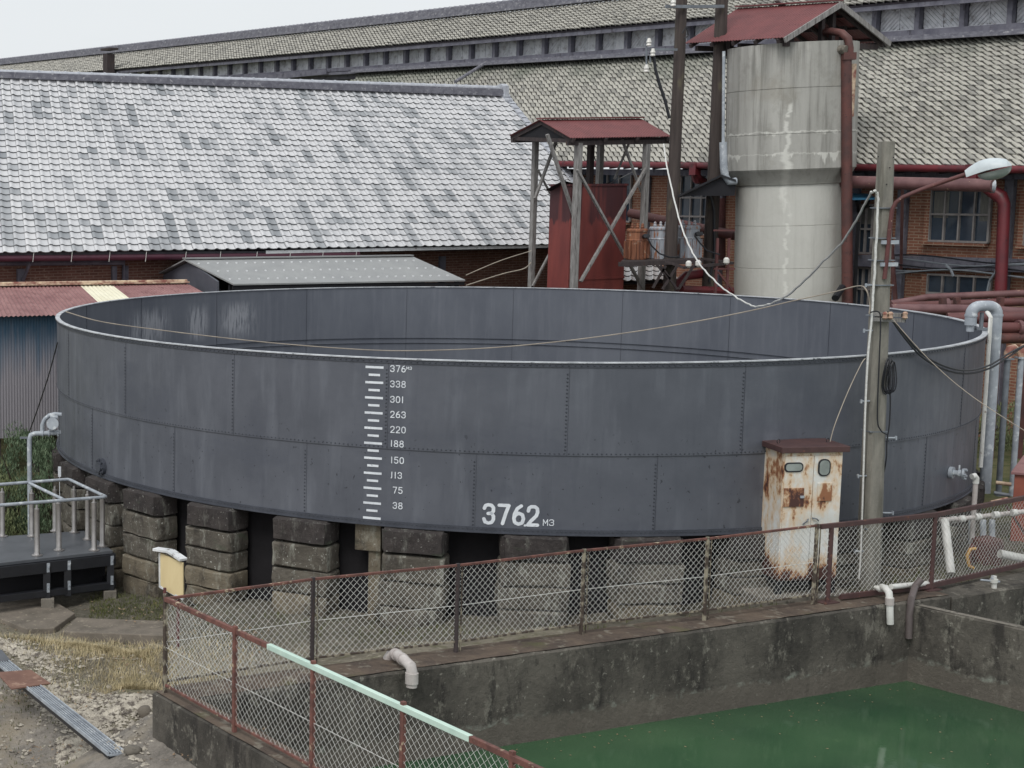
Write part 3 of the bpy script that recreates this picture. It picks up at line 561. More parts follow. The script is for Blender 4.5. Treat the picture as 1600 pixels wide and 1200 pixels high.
# ================================================================== chain-link fences
def fence(name, label, posts, zb0, h, post_mat, rails, postr=.022, cell=.08, name_posts='fence_post', braces=None, mesh_top=-.01, mesh_bot=.1, post_extra=0.02, wire_r=.0023):
    """posts: foot points (3D); rails: list of (frac0, frac1, mat, w, hgt, zoff)"""
    F0 = posts[0]; t = thing(name, label, 'fence', (F0[0], F0[1], zb0))
    cum = [0]
    for a, b in zip(posts[:-1], posts[1:]): cum.append(cum[-1]+np.linalg.norm((b-a)[:2]))
    L = cum[-1]
    def at(s):
        s = max(0, min(L, s))
        for i in range(len(posts)-1):
            if s <= cum[i+1]+1e-9: u = (s-cum[i])/(cum[i+1]-cum[i]); q = posts[i]+(posts[i+1]-posts[i])*u; return vv(q[0], q[1], 0)
    H = lambda s: zb0+h
    for f0, f1, mat, w, hg, zo, nm in rails:
        m = MB(); k = 12; s0, s1 = f0*L, f1*L; ps = [at(s0+(s1-s0)*i/k)+Z3*(zb0+zo) for i in range(k+1)]
        cs = [s0]+[c for c in cum if s0 < c < s1]+[s1]
        for a, b in zip(cs[:-1], cs[1:]): m.bar(at(a)+Z3*(zb0+zo), at(b)+Z3*(zb0+zo), w, hg)
        m.build(nm, M[mat], t, bevel=.003)
    # wires: two diagonal families, each wire an unbroken slightly wavy rod
    zlo, zhi = zb0+mesh_bot, zb0+h+mesh_top; Hh = zhi-zlo; m = MB(); n_ = int((L+Hh)/cell)
    for fam in (0, 1):
        for i in range(n_):
            s0 = i*cell-Hh if fam == 0 else i*cell; ss = []
            for k in range(9):
                u = k/8; s = s0+u*Hh if fam == 0 else s0-u*Hh
                ss.append((s, zlo+u*Hh))
            ss = [(s+random.uniform(-.003, .003), z+random.uniform(-.003, .003)) for s, z in ss if 0 <= s <= L]
            if len(ss) < 2: continue
            m.tube([at(s)+Z3*z+off_*(1 if fam else -1)*.0025 for s, z in ss], wire_r, 3, caps=False)
    m.build('chain_mesh', M['wire'], t, fix=False)
    return t, at, L
off_ = wn
FT = 1.02
ff = [cf[0]+vv(.0, 0, 0)]+cf[1:6]
t, at, L = fence('chainlink_fence', 'long rusty chain-link fence along the far basin wall in front of the piers', [q for q in ff], COPZ, FT, 'post_old', [(0, 1, 'rust_rail', .03, .028, FT, 'top_rail'), (0, 1, 'post_old', .028, .024, .13, 'bottom_rail')], mesh_bot=.14)
for i, q in enumerate(ff[1:]):
    m = MB(); m.tube([q+Z3*(0), vv(q[0], q[1], COPZ+FT+.02)], .026, 8); m.build('fence_post', M['darkwood' if i in (0, 1) else 'post_old'], t)
    m = MB(); m.tube([q+wd*.06, vv(q[0], q[1], COPZ+FT)+wd*.06], .009, 6); m.build('tie_bar', M['post_old'], t)
m = MB(); m.tube([vv(q[0], q[1], COPZ+.55)-wn*.006 for q in ff], .004, 4); m.build('tension_wire', M['wire'], t)
fr = [cf[5]+wd*.06, cf[5]+wd*.24, cf[6], cf[7], cf[8]]
t, at, L = fence('chainlink_fence', 'chain-link fence with thick dark brown rails right of the cabinet', fr, COPZ, 1.04, 'brown_rail', [(0, 1, 'brown_rail', .045, .06, 1.0, 'top_rail'), (.06, 1, 'brown_rail', .045, .065, .06, 'bottom_rail')], mesh_bot=.08, mesh_top=-.05)
for q, nm in ((cf[5]+wd*.24, 1), (cf[6], 1), (cf[7]+wd*.7, 1)):
    m = MB(); m.tube([vv(q[0], q[1], COPZ-.1), vv(q[0], q[1], COPZ+1.0)], .03, 10); m.build('fence_post', M['brown_rail'], t)
    m = MB(); m.box(vv(q[0], q[1], COPZ+.012), (.24, .16, .012), (wd, wn, Z3)); m.build('base_plate', M['brown_rail'], t)
m = MB(); a = P(1572, 790, 22.6); b = P(1612, 850, 22.4); m.bar(a, b, .03, .03); m.build('brace', M['brown_rail'], t)
# near-left fence
off_ = ln
nlp = [nl[0], nl[1], nl[2], nl[0]+ld*np.linalg.norm(nl[2]-nl[0])*1.46, near_end]
FN = 1.02
t, at, L = fence('chainlink_fence', 'near-left chain-link fence with a pale green patch of top rail', nlp, COPZ, FN, 'rust_rail', [], mesh_bot=.1, wire_r=.0018)
def tp(px, py): return hit(px, py, CO, ln, 0)
def rail_seg(a, b, mat, nm, zo=FN, w=.042, hg=.05):
    m = MB(); m.bar(vv(a[0], a[1], COPZ+zo), vv(b[0], b[1], COPZ+zo), w, hg); m.build(nm, M[mat], t, bevel=.004)
ga = tp(420, 1007); gb = tp(735, 1174)
rail_seg(nl[0], ga, 'rust_rail', 'top_rail'); rail_seg(ga, gb, 'mint', 'green_rail_cover', w=.05, hg=.052); rail_seg(gb, near_end, 'rust_rail', 'top_rail')
rail_seg(nl[0], near_end, 'rust_rail', 'bottom_rail', .09, .03, .026)
for i, px in enumerate((259, 366, 487, 630, 800)):
    q = (nl[0], nl[1], nl[2])[i] if i < 3 else tp(px, 1110 if px == 630 else 1200)
    m = MB(); m.box(vv(q[0], q[1], COPZ-.05+(FN+.09)/2), (.04, .04, FN+.12), (ld, ln, Z3)); m.build('fence_post', M['post_old' if i == 0 else 'rust_rail'], t, bevel=.004)
m = MB(); m.tube([vv(q[0], q[1], COPZ+.5) for q in nlp], .003, 4); m.build('tension_wire', M['wire'], t)
# ================================================================== tiled roofs
def tile_roof(a, b, c, d, ncol, nrow, mat, parent, name, amp=.03, groove=False, edge=2., lip=.035, shear=0., jit=0., streak=.0, seed=1, dark=.12, colw=None):
    """a,b = upper left/right, c,d = lower right/left. every tile is its own S-shaped pan with a raised lower lip"""
    a, b, c, d = [np.asarray(q, float) for q in (a, b, c, d)]; r_ = np.random.default_rng(seed)
    N = np.cross(b-a, d-a); N /= np.linalg.norm(N); N = N if N[2] > 0 else -N
    prof = [(0, -.25), (.03, .7), (.14, 1.05), (.27, .75), (.42, .1), (.68, -.25), (.96, .0), (1., -.3)]; prof = prof if not groove else [(0, -1.1), (.02, .5), (.2, 1.), (.45, .5), (.82, .1), (.86, -1.1), (1., -1.1)]; k = len(prof); V = []; Fc = []; TV = []
    tv = np.zeros((nrow, ncol+60))
    for j in range(ncol+60):
        s = 0
        for i in range(nrow):
            if r_.random() < dark*.55: s = r_.uniform(.6, 1)
            elif r_.random() < .45: s *= r_.uniform(.2, .7)
            tv[i, j] = s if s > .3 else r_.uniform(0, .4)
    hor = (b-a); hl = np.linalg.norm(hor)
    for i in range(nrow):
        v0, v1 = i/nrow, (i+1)/nrow*1.0+.012
        for j in range(-40 if shear else 0, ncol+(20 if shear else 0)):
            sh = (shear*i) % 1.0 if shear else 0
            u0 = (j+sh)/ncol; u1 = (j+1+sh)/ncol
            if u0 < -1e-6 or u1+shear/ncol > 1+1e-6: continue
            dz = r_.normal(0, jit); dv = r_.normal(0, jit*.5)/max(.1, np.linalg.norm(d-a)); base = len(V)
            for (v, lift) in ((v0, 0.), (min(v1, 1.02)+dv, lip), (min(v1, 1.02)+dv, lip-.03)):
                for (pu, pz) in prof:
                    u = u0+(u1-u0)*pu+(shear/ncol if v > v0+1e-9 else 0); top = a+(b-a)*u; bot = d+(c-d)*u; q = top+(bot-top)*v+N*(pz*amp+lift+dz); V.append(q)
            for x in range(k-1):
                Fc.append((base+x, base+x+1, base+k+x+1, base+k+x)); Fc.append((base+k+x, base+k+x+1, base+2*k+x+1, base+2*k+x)); TV += [2. if groove and x >= k-3 else tv[i, j+40], 2. if groove and x >= k-3 else edge]  # groove and high edge values pick the painted shade tone
    o_ = ORG[parent.name]; me = bpy.data.meshes.new(name); me.from_pydata((np.array(V)-o_).tolist(), [], Fc); me.update()
    at = me.attributes.new('tv', 'FLOAT', 'FACE'); at.data.foreach_set('value', TV); me.materials.append(M[mat])
    me.polygons.foreach_set('use_smooth', [True]*len(me.polygons)); me.set_sharp_from_angle(angle=radians(40)) if hasattr(me, 'set_sharp_from_angle') else None
    ob = bpy.data.objects.new(name, me); COL.objects.link(ob); ob.parent = parent; ORG[ob.name] = o_
    m = MB(); n_ = -N*.05; m.hexa([d+n_*2, c+n_*2, b+n_*2, a+n_*2, d+n_, c+n_, b+n_, a+n_]); m.build('roof_boarding', M['under_eave'], parent)
    return ob
# ---------------------------------------------------------------- white tiled warehouse (B)
wh = thing('tiled_warehouse', 'brick warehouse with broad silvery tiled roof on the left', 'building', (-2, 37, 0))
EL, ER = hitB(-90, 394, 0), hitB(972, 378, 0); RL, RR = hitB(-90, 118, 4.5), hitB(790, 150.5, 4.5)
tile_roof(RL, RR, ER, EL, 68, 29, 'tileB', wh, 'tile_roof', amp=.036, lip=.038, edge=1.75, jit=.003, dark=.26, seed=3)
BL_ = EL+nB*9+Z3*0; BR_ = ER+nB*9
m = MB(); m.quad(RL+Z3*.02, RR+Z3*.02, BR_, BL_); m.quad(RL-Z3*.1, RR-Z3*.1, BR_-Z3*.12, BL_-Z3*.12); m.build('rear_roof', M['tile_dark'], wh)
RT0, RT1 = hitB(-90, 109, 4.5), hitB(777, 137, 4.5)
m = MB()
for k in range(4): zz = k/4; a = RL+(RT0-RL)*(zz*.8+.12); b = RR+(RT1-RR)*(zz*.8+.12); m.bar(a, b, .3-.03*k, .07)
m.build('ridge_courses', M['ridge'], wh, bevel=.006)
m = MB(); n_ = 46
for k in range(n_):
    a = RT0+(RT1-RT0)*(k/n_)-Z3*.03; b = RT0+(RT1-RT0)*((k+1)/n_)-Z3*.03; m.tube([a, b-(b-a)*.06, b-(b-a)*.06, b+(b-a)*.03], [.085, .085, .1, .1], 10)
m.build('ridge_cap', M['ridge_cap'], wh, smooth=True)
m = MB(); q = hitB(785, 146, 4.5); m.box(q, (.14, .42, .42), (dB, nB, Z3)); m.tube([q+Z3*.16-dB*.1, q+Z3*.16+dB*.12], .12, 12); m.tube([q-nB*.14-Z3*.1-dB*.1, q-nB*.14-Z3*.1+dB*.12], .08, 10); m.tube([q-nB*.2-Z3*.22-dB*.1, q-nB*.2-Z3*.22+dB*.14], .08, 10); m.build('ridge_end_tile', M['ridge_cap'], wh, smooth=True)
m = MB(); n_ = 29   # verge tiles down the right slope
for k in range(n_):
    a = RR+(ER-RR)*(k/n_)+Z3*.03; b = RR+(ER-RR)*((k+1.03)/n_)+Z3*.06; m.bar(a-dB*.02, b-dB*.02, .2, .05); m.bar(a+dB*.07-Z3*.08, b+dB*.07-Z3*.08, .03, .16)
m.build('verge_tiles', M['ridge_cap'], wh)
WL, WR = EL+nB*.75, ER+nB*.75-dB*.9
def wallquad(m, a, b, z0, z1, n, th=.3):
    m.prism([vv(a[0], a[1], z0), vv(b[0], b[1], z0), vv(b[0], b[1], z1), vv(a[0], a[1], z1)], n*th)
m = MB(); wallquad(m, WL, WR, -.6, EL[2]+.25, nB); wallquad(m, WL+nB*7.5, WR+nB*7.5, -.6, EL[2]+.2, nB); q = WR+dB*.0; m.prism([vv(*(WR+nB*.3)[:2], -.6), vv(*(WR+nB*7.5)[:2], -.6), vv(*(WR+nB*7.5)[:2], 4.2), vv(*(WR+nB*3.9)[:2], 8.0), vv(*(WR+nB*.3)[:2], 4.3)], -dB*.3); m.build('brick_wall', M['brickB'], wh)
for px in (32, 178, 196, 545, 690): m = MB(); a = hitB(px, 430, .72); m.box(vv(a[0], a[1], 1.9), (.12 if px in (178, 196) else .18, .1, 4.1), (dB, nB, Z3)); m.build('wall_post', M['beam'], wh)
m = MB(); a = hitB(-60, 411, .66); b = hitB(193, 410, .66); m.tube([a, b, b-Z3*1.5], .07, 8); m.build('rain_pipe', M['beam'], wh, smooth=True)
m = MB(); a = hitB(35, 440, .66); m.bar(a, a-nB*.45+Z3*.45, .06, .06); m.build('strut', M['beam'], wh)
m = MB(); a = hitB(-90, 404, .05); b = hitB(560, 398, .05); m.tube([a, b], .085, 10); m.build('rain_gutter', M['purplegutter'], wh, smooth=True)
m = MB()
for px in (53, 113, 172, 229, 291, 345, 402, 454, 505, 557): a = hitB(px, 397, -.06); m.bar(a+Z3*.06, a-Z3*.18-dB*.03, .012, .012)
m.build('gutter_bracket', M['wire'], wh)
m = MB(); m.bar(hitB(-90, 398, .02), hitB(415, 395, .02), .05, .09); m.build('eaves_fascia', M['tile_dark'], wh)
m = MB(); m.bar(hitB(415, 394, 0), hitB(958, 382.5, 0), .04, .075); m.build('white_fascia_board', M['tinwhite'], wh)
m = MB(); m.hexa([EL+nB*.05-Z3*.16, ER+nB*.05-Z3*.16, ER+nB*.8-Z3*.1, EL+nB*.8-Z3*.1, EL+nB*.05-Z3*.13, ER+nB*.05-Z3*.13, ER+nB*.8-Z3*.07, EL+nB*.8-Z3*.07]); m.build('soffit', M['under_eave'], wh)
# ---------------------------------------------------------------- long silk mill (A)
ml = thing('long_brick_mill', 'very long brick mill with weathered tile roofs and a raised louvred clerestory', 'building', (A0[0], A0[1], 0))
eA = lambda px: 250.8+.0107*(px-880)
tA = lambda px: 101-.0567*(px-806)
E0, E1 = hitA(430, eA(430), 0), hitA(1760, eA(1760), 0); T0, T1 = hitA(330, tA(330), 5.2), hitA(1900, tA(1900), 5.2)
sA = lambda q: (q-A0)[:2]@dA[:2]
def atA(off, s, z): q = A0+nA*off+dA*s; return vv(q[0], q[1], z)
sL, sR = sA(E0), sA(E1); zE = lambda s: E1[2]+(E0[2]-E1[2])*(s-sR)/(sL-sR); zT = lambda s: T1[2]+(T0[2]-T1[2])*(s-sA(T1))/(sA(T0)-sA(T1))
sR2 = sR-6; sL2 = sL+2
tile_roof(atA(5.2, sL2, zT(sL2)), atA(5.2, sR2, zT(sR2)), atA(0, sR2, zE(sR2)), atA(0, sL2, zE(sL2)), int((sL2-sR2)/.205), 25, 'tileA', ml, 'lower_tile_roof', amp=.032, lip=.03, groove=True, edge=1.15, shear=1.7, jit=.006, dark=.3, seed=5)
me_ = lambda px: 108-.0877*(px-175)
q0, q1 = hitA(-120, me_(-120)+1, 4.8), hitA(1760, me_(1760), 4.8); k0, k1 = hitA(-120, 93.5+.1073*130+8, 7.0), hitA(1760, 93.5-.1073*1750+11, 7.0)
sl, sr = sA(q0), sA(q1); zQ = lambda s: q1[2]+(q0[2]-q1[2])*(s-sr)/(sl-sr); zK = lambda s: k1[2]+(k0[2]-k1[2])*(s-sA(k1))/(sA(k0)-sA(k1))
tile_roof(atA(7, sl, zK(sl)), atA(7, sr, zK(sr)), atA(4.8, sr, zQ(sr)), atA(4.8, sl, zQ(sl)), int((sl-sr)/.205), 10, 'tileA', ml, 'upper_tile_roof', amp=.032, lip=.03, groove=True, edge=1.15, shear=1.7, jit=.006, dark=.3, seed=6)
m = MB(); m.quad(atA(7, sl, zK(sl)), atA(7, sr, zK(sr)), atA(9.7, sr, zQ(sr)), atA(9.7, sl, zQ(sl))); m.quad(atA(8.8, sL2, zT(sL2)), atA(8.8, sR2, zT(sR2)), atA(14, sR2, zE(sR2)), atA(14, sL2, zE(sL2))); m.build('rear_roof', M['tile_dark'], ml)
m = MB()
for k, (w, dz) in enumerate(((.42, .08), (.34, .17), (.3, .26))): m.bar(atA(7, sl, zK(sl)+dz), atA(7, sr, zK(sr)+dz), w, .085)
m.build('ridge_courses', M['ridge'], ml)
m = MB(); nn_ = int((sl-sr)/.28)
for k in range(nn_):
    s0 = sl+(sr-sl)*k/nn_; s1 = sl+(sr-sl)*(k+1)/nn_; m.tube([atA(7, s0, zK(s0)+.33), atA(7, s1, zK(s1)+.33)], [.1, .075], 6)
m.build('ridge_cap', M['ridge'], ml)
# clerestory: sill, posts, louvre panels
wb = lambda px: 95-.0625*(px-800); wt = lambda px: 60-.083*(px-800)
b0, b1 = hitA(100, wb(100), 5.3), hitA(1800, wb(1800), 5.3); zB_ = lambda s: b1[2]+(b0[2]-b1[2])*(s-sA(b1))/(sA(b0)-sA(b1))
t0, t1 = hitA(100, wt(100), 5.3), hitA(1800, wt(1800), 5.3); zTp = lambda s: t1[2]+(t0[2]-t1[2])*(s-sA(t1))/(sA(t0)-sA(t1))
m = MB(); m.prism([atA(5.42, sl, zB_(sl)-.3), atA(5.42, sr, zB_(sr)-.3), atA(5.42, sr, zTp(sr)+.3), atA(5.42, sl, zTp(sl)+.3)], nA*.1)
m.prism([atA(8.7, sl, zB_(sl)-.3), atA(8.7, sr, zB_(sr)-.3), atA(8.7, sr, zTp(sr)+.3), atA(8.7, sl, zTp(sl)+.3)], nA*.1); m.build('clerestory_wall', M['beam'], ml)
m = MB(); m.bar(atA(5.25, sl, zB_(sl)+.07), atA(5.25, sr, zB_(sr)+.07), .2, .14); m.bar(atA(5.2, sl, zB_(sl)-.08), atA(5.2, sr, zB_(sr)-.08), .3, .1); m.build('clerestory_sill', M['beam'], ml)
m = MB(); m.bar(atA(5.25, sl, zTp(sl)+.08), atA(5.25, sr, zTp(sr)+.08), .22, .17); m.bar(atA(4.9, sl, zQ(sl)-.14), atA(4.9, sr, zQ(sr)-.14), .1, .13); m.hexa([atA(4.88, sr, zQ(sr)-.1), atA(4.88, sl, zQ(sl)-.1), atA(5.3, sl, zTp(sl)+.17), atA(5.3, sr, zTp(sr)+.17), atA(4.88, sr, zQ(sr)-.06), atA(4.88, sl, zQ(sl)-.06), atA(5.3, sl, zTp(sl)+.22), atA(5.3, sr, zTp(sr)+.22)]); m.build('eaves_board', M['beam'], ml)
m = MB()
for k in range(3): m.bar(atA(5.08-.12*k, sL2, zT(sL2)+.14-.05*k), atA(5.08-.12*k, sR2, zT(sR2)+.14-.05*k), .2, .05)
m.build('flashing_tiles', M['ridge'], ml)
bays = [2.92+1.173*k for k in range(0, 30)]; bays = [2.92-1.208*k for k in range(12, 0, -1)]+bays
for k, s in enumerate(bays):
    m = MB(); z0, z1 = zB_(s)+.05, zTp(s)+.02; m.box(atA(5.24, s, (z0+z1)/2), (.13, .16, z1-z0), (dA, nA, Z3)); m.build('clerestory_post', M['beam'], ml)
    if k == len(bays)-1: break
    s2 = bays[k+1]; a, b = s+.075, s2-.075; m = MB(); zz0, zz1 = zB_(s)+.14, zTp(s)
    mid = (a+b)/2
    for (u0, u1, sg) in ((a, mid-.01, 1), (mid+.01, b, -1)):
        if k % 7 == 3 and sg == -1: sg = 1
        pw = .085; sw = u1-u0; H_ = zz1-zz0; nb = int((sw+H_)/pw/1.414)+2
        m.prism([atA(5.36, u0, zz0), atA(5.36, u1, zz0), atA(5.36, u1, zz1), atA(5.36, u0, zz1)], nA*.02)
        for i in range(nb+1):   # diagonal boards, clipped to the frame
            c0 = (i)*pw*1.414-H_+.0
            def ln_(c): # line u - sg*z = c
                pts_ = []
                for zz in (0, H_):
                    u = c+zz
                    pts_.append((u, zz))
                return pts_
            def clip(c):
                z_a = max(0, -c); z_b = min(H_, sw-c)
                return [(c+z_a, z_a), (c+z_b, z_b)] if z_b > z_a else None
            A1, A2 = clip(c0), clip(c0+pw*1.414*.86)
            if not A1 or not A2: continue
            f = (lambda u: u0+u) if sg == 1 else (lambda u: u1-u)
            poly = [A1[0], A1[1], A2[1], A2[0]]; tl = random.uniform(0, .008)
            m.prism([atA(5.335+(.012 if x in (0, 1) else 0)-tl, f(u), zz0+z) for x, (u, z) in enumerate(poly)], nA*.012)
    m.box(atA(5.33, mid, (zz0+zz1)/2), (.025, .03, zz1-zz0), (dA, nA, Z3)); m.bar(atA(5.31, a, zz0+.02), atA(5.31, b, zz0+.02), .03, .05)
    m.build('louvre_panel', M['louver'], ml)
m = MB(); m.bar(hitA(340, 129, 4.9), hitA(510, 112, 4.9), .06, .2); m.build('metal_flashing', M['beam'], ml)
m = MB(); m.tube([hitA(761, 104, 5.0)+Z3*.15, hitA(711, 135, 3.2)+Z3*.15], .06, 8); m.build('roof_pipe', M['ridge'], ml)
m = MB(); q = hitA(170, 100, 4.5); m.box(vv(q[0], q[1], 11.0), (.42, .42, 2.2), (dA, nA, Z3)); m.bar(hitA(164, 78, 4.5), hitA(178, 76, 4.5), .5, .1); m.build('roof_chimney_stack', M['darkwood'], ml)
# gutter
gA = lambda px: 258.5+.0125*(px-1100)
m = MB(); m.tube([hitA(700, gA(700), -.05), hitA(1780, gA(1780), -.05)], .085, 10); a = hitA(1086, gA(1086)+6, -.05); m.box(a, (.2, .2, .3), (dA, nA, Z3)); m.tube([a-Z3*.1, a-Z3*.25+nA*.1, hitA(1104, 285, .5)], [.1, .13, .09], 8)
a = hitA(1522, 275, -.05); m.box(a+Z3*.1, (.26, .26, .3), (dA, nA, Z3)); m.build('red_gutter', M['redgutter'], ml, smooth=True)
m = MB(); m.hexa([atA(.02, sR2, zE(sR2)-.14), atA(.02, sL2, zE(sL2)-.14), atA(1, sL2, zE(sL2)-.05), atA(1, sR2, zE(sR2)-.05), atA(.02, sR2, zE(sR2)-.1), atA(.02, sL2, zE(sL2)-.1), atA(1, sL2, zE(sL2)), atA(1, sR2, zE(sR2))])
nr_ = 60
for k in range(nr_): s = sR2+(30)*k/nr_; m.bar(atA(.05, s, zE(s)-.17), atA(.95, s, zE(s)-.08), .06, .09)
m.build('soffit', M['under_eave'], ml)
m = MB(); a, b = atA(.9, sR2, 0), atA(.9, sL2, 0); wallquad(m, a, b, -.5, 6.2, nA); wallquad(m, a+nA*12, b+nA*12, -.5, 6.2, nA); m.build('brick_wall', M['brickA'], ml)
# timber frame
OFFW = .82
def frameA(px0, px1, w=None):
    a = hitA(px0, 340, OFFW); b = hitA(px1, 340, OFFW); c_ = (a+b)/2; return c_, abs(sA(a)-sA(b))
for px0, px1 in ((1403, 1417), (1569, 1583), (1330, 1341), (1238, 1250), (1003, 1013), (914, 922), (1118, 1130), (1640, 1654)):
    c_, w = frameA(px0, px1); m = MB(); m.box(vv(c_[0], c_[1], 2.9), (w, .14, 6.2), (dA, nA, Z3)); m.build('timber_column', M['beam'], ml, bevel=.01)
m = MB(); m.bar(hitA(1290, 405, .80), hitA(1780, 421, .80), .2, .2+.08); m.build('floor_beam', M['beam'], ml)
m = MB(); m.bar(hitA(860, 268, .7), hitA(1780, 276, .7), .2, .16); m.build('eaves_beam', M['beam'], ml)
def windowA(px0, px1, y0, y1, nv, hz, curt=None, reveal='brick'):
    """framed casement standing in the wall plane"""
    a, b = hitA(px0, y1, .86), hitA(px1, y1, .86); s0, s1 = sA(a), sA(b); z0 = a[2]; z1 = hitA(px0, y0, .86)[2]; o_ = .84
    f = MB()
    for s in [s0+(s1-s0)*k/nv for k in range(nv+1)]: f.box(atA(o_, s, (z0+z1)/2), (.035 if s not in (s0, s1) else .05, .07, z1-z0), (dA, nA, Z3))
    for z in [z0, z1]+[z0+(z1-z0)*h for h in hz]: f.bar(atA(o_-.004, s0, z), atA(o_-.004, s1, z), .06, .045)
    fo = f.build('window', M['winframe'], ml)
    g_ = MB(); g_.prism([atA(o_+.03, s0, z0), atA(o_+.03, s1, z0), atA(o_+.03, s1, z1), atA(o_+.03, s0, z1)], nA*.006); g_.build('pane', M['glass'], fo)
    r = MB(); ex = .12*(1 if s0 > s1 else -1)
    r.prism([atA(.80, s0, z0-.1), atA(.80, s0+ex, z0-.1), atA(.80, s0+ex, z1), atA(.80, s0, z1)], nA*.06); r.bar(atA(.8, s0+ex, z0-.06), atA(.8, s1, z0-.06), .1, .06); r.build('reveal', M['brickA'], fo)
    if curt:
        for u0, u1, v0 in curt:
            c_ = MB(); n__ = 10
            q = [(s0+(s1-s0)*(u0+(u1-u0)*i/n__)) for i in range(n__+1)]
            for i in range(n__): o1, o2 = o_+.024-(i % 2)*.003, o_+.024-((i+1) % 2)*.003; c_.quad(atA(o1, q[i], z0+(z1-z0)*v0), atA(o2, q[i+1], z0+(z1-z0)*v0), atA(o2, q[i+1], z1-.05), atA(o1, q[i], z1-.05))
            c_.build('curtain', M['curtain'], fo, fix=False)
M['curtain'] = simple('faded_curtain', C(122, 120, 112), C(96, 98, 98), .9, 12, (6, 6, .3), bump=0)
windowA(1452, 1545, 296, 376, 4, [.52], [(.04, .3, .45), (.82, .98, .4)]); windowA(1446, 1545, 428, 500, 4, [.6])
windowA(1062, 1112, 274, 365, 3, [.3, .62]); windowA(1341, 1362, 320, 395, 2, [.5], [(.1, .9, .6)]); windowA(1336, 1366, 418, 500, 3, [.6]); windowA(930, 985, 272, 345, 3, [.4]); windowA(1600, 1700, 300, 382, 4, [.5])
# cables strung along the mill front
for k in range(6):
    m = MB(); y = 404+k*4.5; pts_ = [hitA(px, y+6*sin(px*.021+k)+(px-1400)*.012, .55-.03*k) for px in range(1392, 1640, 16)]; m.tube(pts_, .018, 5); m.build('wall_cable', M['galv_dk' if k % 2 else 'blackcable'], ml)
m = MB(); m.tube([hitA(1478, 414, .4), hitA(1486, 422, .38), hitA(1490, 432, .36)], .03, 6); m.build('conduit', M['galv_dk'], ml)
m = MB(); m.tube([hitA(1543, 455, .4), hitA(1546, 440, .4), hitA(1556, 424, .4), hitA(1575, 414, .4), hitA(1610, 412, .4)], .03, 6); m.build('conduit', M['galv_dk'], ml)
# big red downpipe on the mill
t = thing('steam_pipe', 'thick red-brown horizontal pipe with an angled elbow below the mill eaves', 'pipe', hitA(1440, 289, -.6))
m = MB(); m.tube([hitA(1316, 284, -.9), hitA(1552, 290, -.5)], .14, 12); m.build('pipe_run', M['mauvepipe'], t, smooth=True)
m = MB(); m.tube([hitA(1548, 291, -.45), hitA(1554, 291, -.4)], .145, 12); m.build('pipe_flange', M['galv'], t, smooth=True)
m = MB(); m.tube([hitA(1537, 289, .2), hitA(1564, 308, .25), hitA(1569, 318, .25), hitA(1563, 470, .25)], [.13, .15, .12, .12], 12); m.build('down_pipe', M['redgutter'], t, smooth=True)
m = MB(); m.bar(hitA(1410, 296, -.6), hitA(1408, 420, .6), .06, .06); m.bar(hitA(1386, 300, -.7), hitA(1400, 480, .5), .08, .08); m.build('pipe_bracket', M['mauvepipe'], t)
t = thing('steam_pipe', 'red-brown pipe sloping down behind the transformers', 'pipe', hitA(1000, 340, -.8))
m = MB(); m.tube([hitA(985, 333, -1.5), hitA(1060, 350, -1.5), hitA(1150, 368, -1.5)], .12, 10); m.tube([hitA(1127, 310, -1.2), hitA(1127, 420, -1.2)], .1, 10); m.build('pipe_run', M['redpipe'], t, smooth=True)
t = thing('drain_bend', 'red-brown pipe bend on the ground between the transformer poles', 'pipe', P(1080, 440, 38))
m = MB(); m.tube([P(1062, 460, 38), P(1064, 438, 38), P(1072, 431, 38), P(1110, 426, 38.5)], .11, 10); m.tube([P(1065, 452, 37.6), P(1150, 455, 38)], .09, 8); m.build('pipe_run', M['redgutter'], t, smooth=True)
# ---------------------------------------------------------------- low tiled lean-to glimpsed behind the transformers
lt = thing('low_tiled_annex', 'low annex with pale tiled roof glimpsed below the transformers', 'building', (P(1010, 430, 43)[0], 43, 0))
a, b, c_, d_ = P(960, 402, 43.6), P(1063, 404, 44.6), P(1063, 437, 43), P(960, 440, 42)
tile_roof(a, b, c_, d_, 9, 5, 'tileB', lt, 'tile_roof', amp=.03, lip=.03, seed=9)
m = MB(); m.prism([d_+vv(0, .4, -.1), c_+vv(0, .4, -.1), vv(c_[0], c_[1]+.4, -.3), vv(d_[0], d_[1]+.4, -.3)], (0, .2, 0)); m.build('brick_wall', M['brickB'], lt)
# ================================================================== sheds left and centre
sh = thing('corrugated_shed', 'faded blue tin shed with dull red roof and one cream sheet', 'shed', (P(0, 600, 33)[0], 33, 0))
dS = dB; nS = nB
S0 = P(0, 495, 33.0); hS = lambda px, py, off: hit(px, py, S0*vv(1, 1, 0), nS, off)
e0, e1 = hS(-120, 497.5, 0), hS(372, 486, 0); r0, r1 = hS(-120, 449, 2.3), hS(292, 442.5, 2.3)
def lerp(a, b, t): return a+(b-a)*t
u_ = lambda px: ((hS(px, 446, 2.3)-r0)@dS)/((r1-r0)@dS)
ua, ub = u_(124), u_(174)
m = MB(); m.corr(r0, lerp(r0, r1, ua), lerp(e0, e1, ua), e0, 40, .012); m.corr(lerp(r0, r1, ub), r1, e1, lerp(e0, e1, ub), 24, .012); m.build('tin_roof', M['shedroof'], sh, smooth='all', fix=False)
m = MB(); m.corr(lerp(r0, r1, ua), lerp(r0, r1, ub), lerp(e0, e1, ub), lerp(e0, e1, ua), 8, .012); m.build('cream_sheet', M['skylight'], sh, smooth='all', fix=False)
m = MB(); m.corr(r0+nS*4.4-Z3*1.1, r1+nS*4.4-Z3*1.1, r1, r0, 60, .012); m.build('rear_roof', M['shedroof'], sh, fix=False)
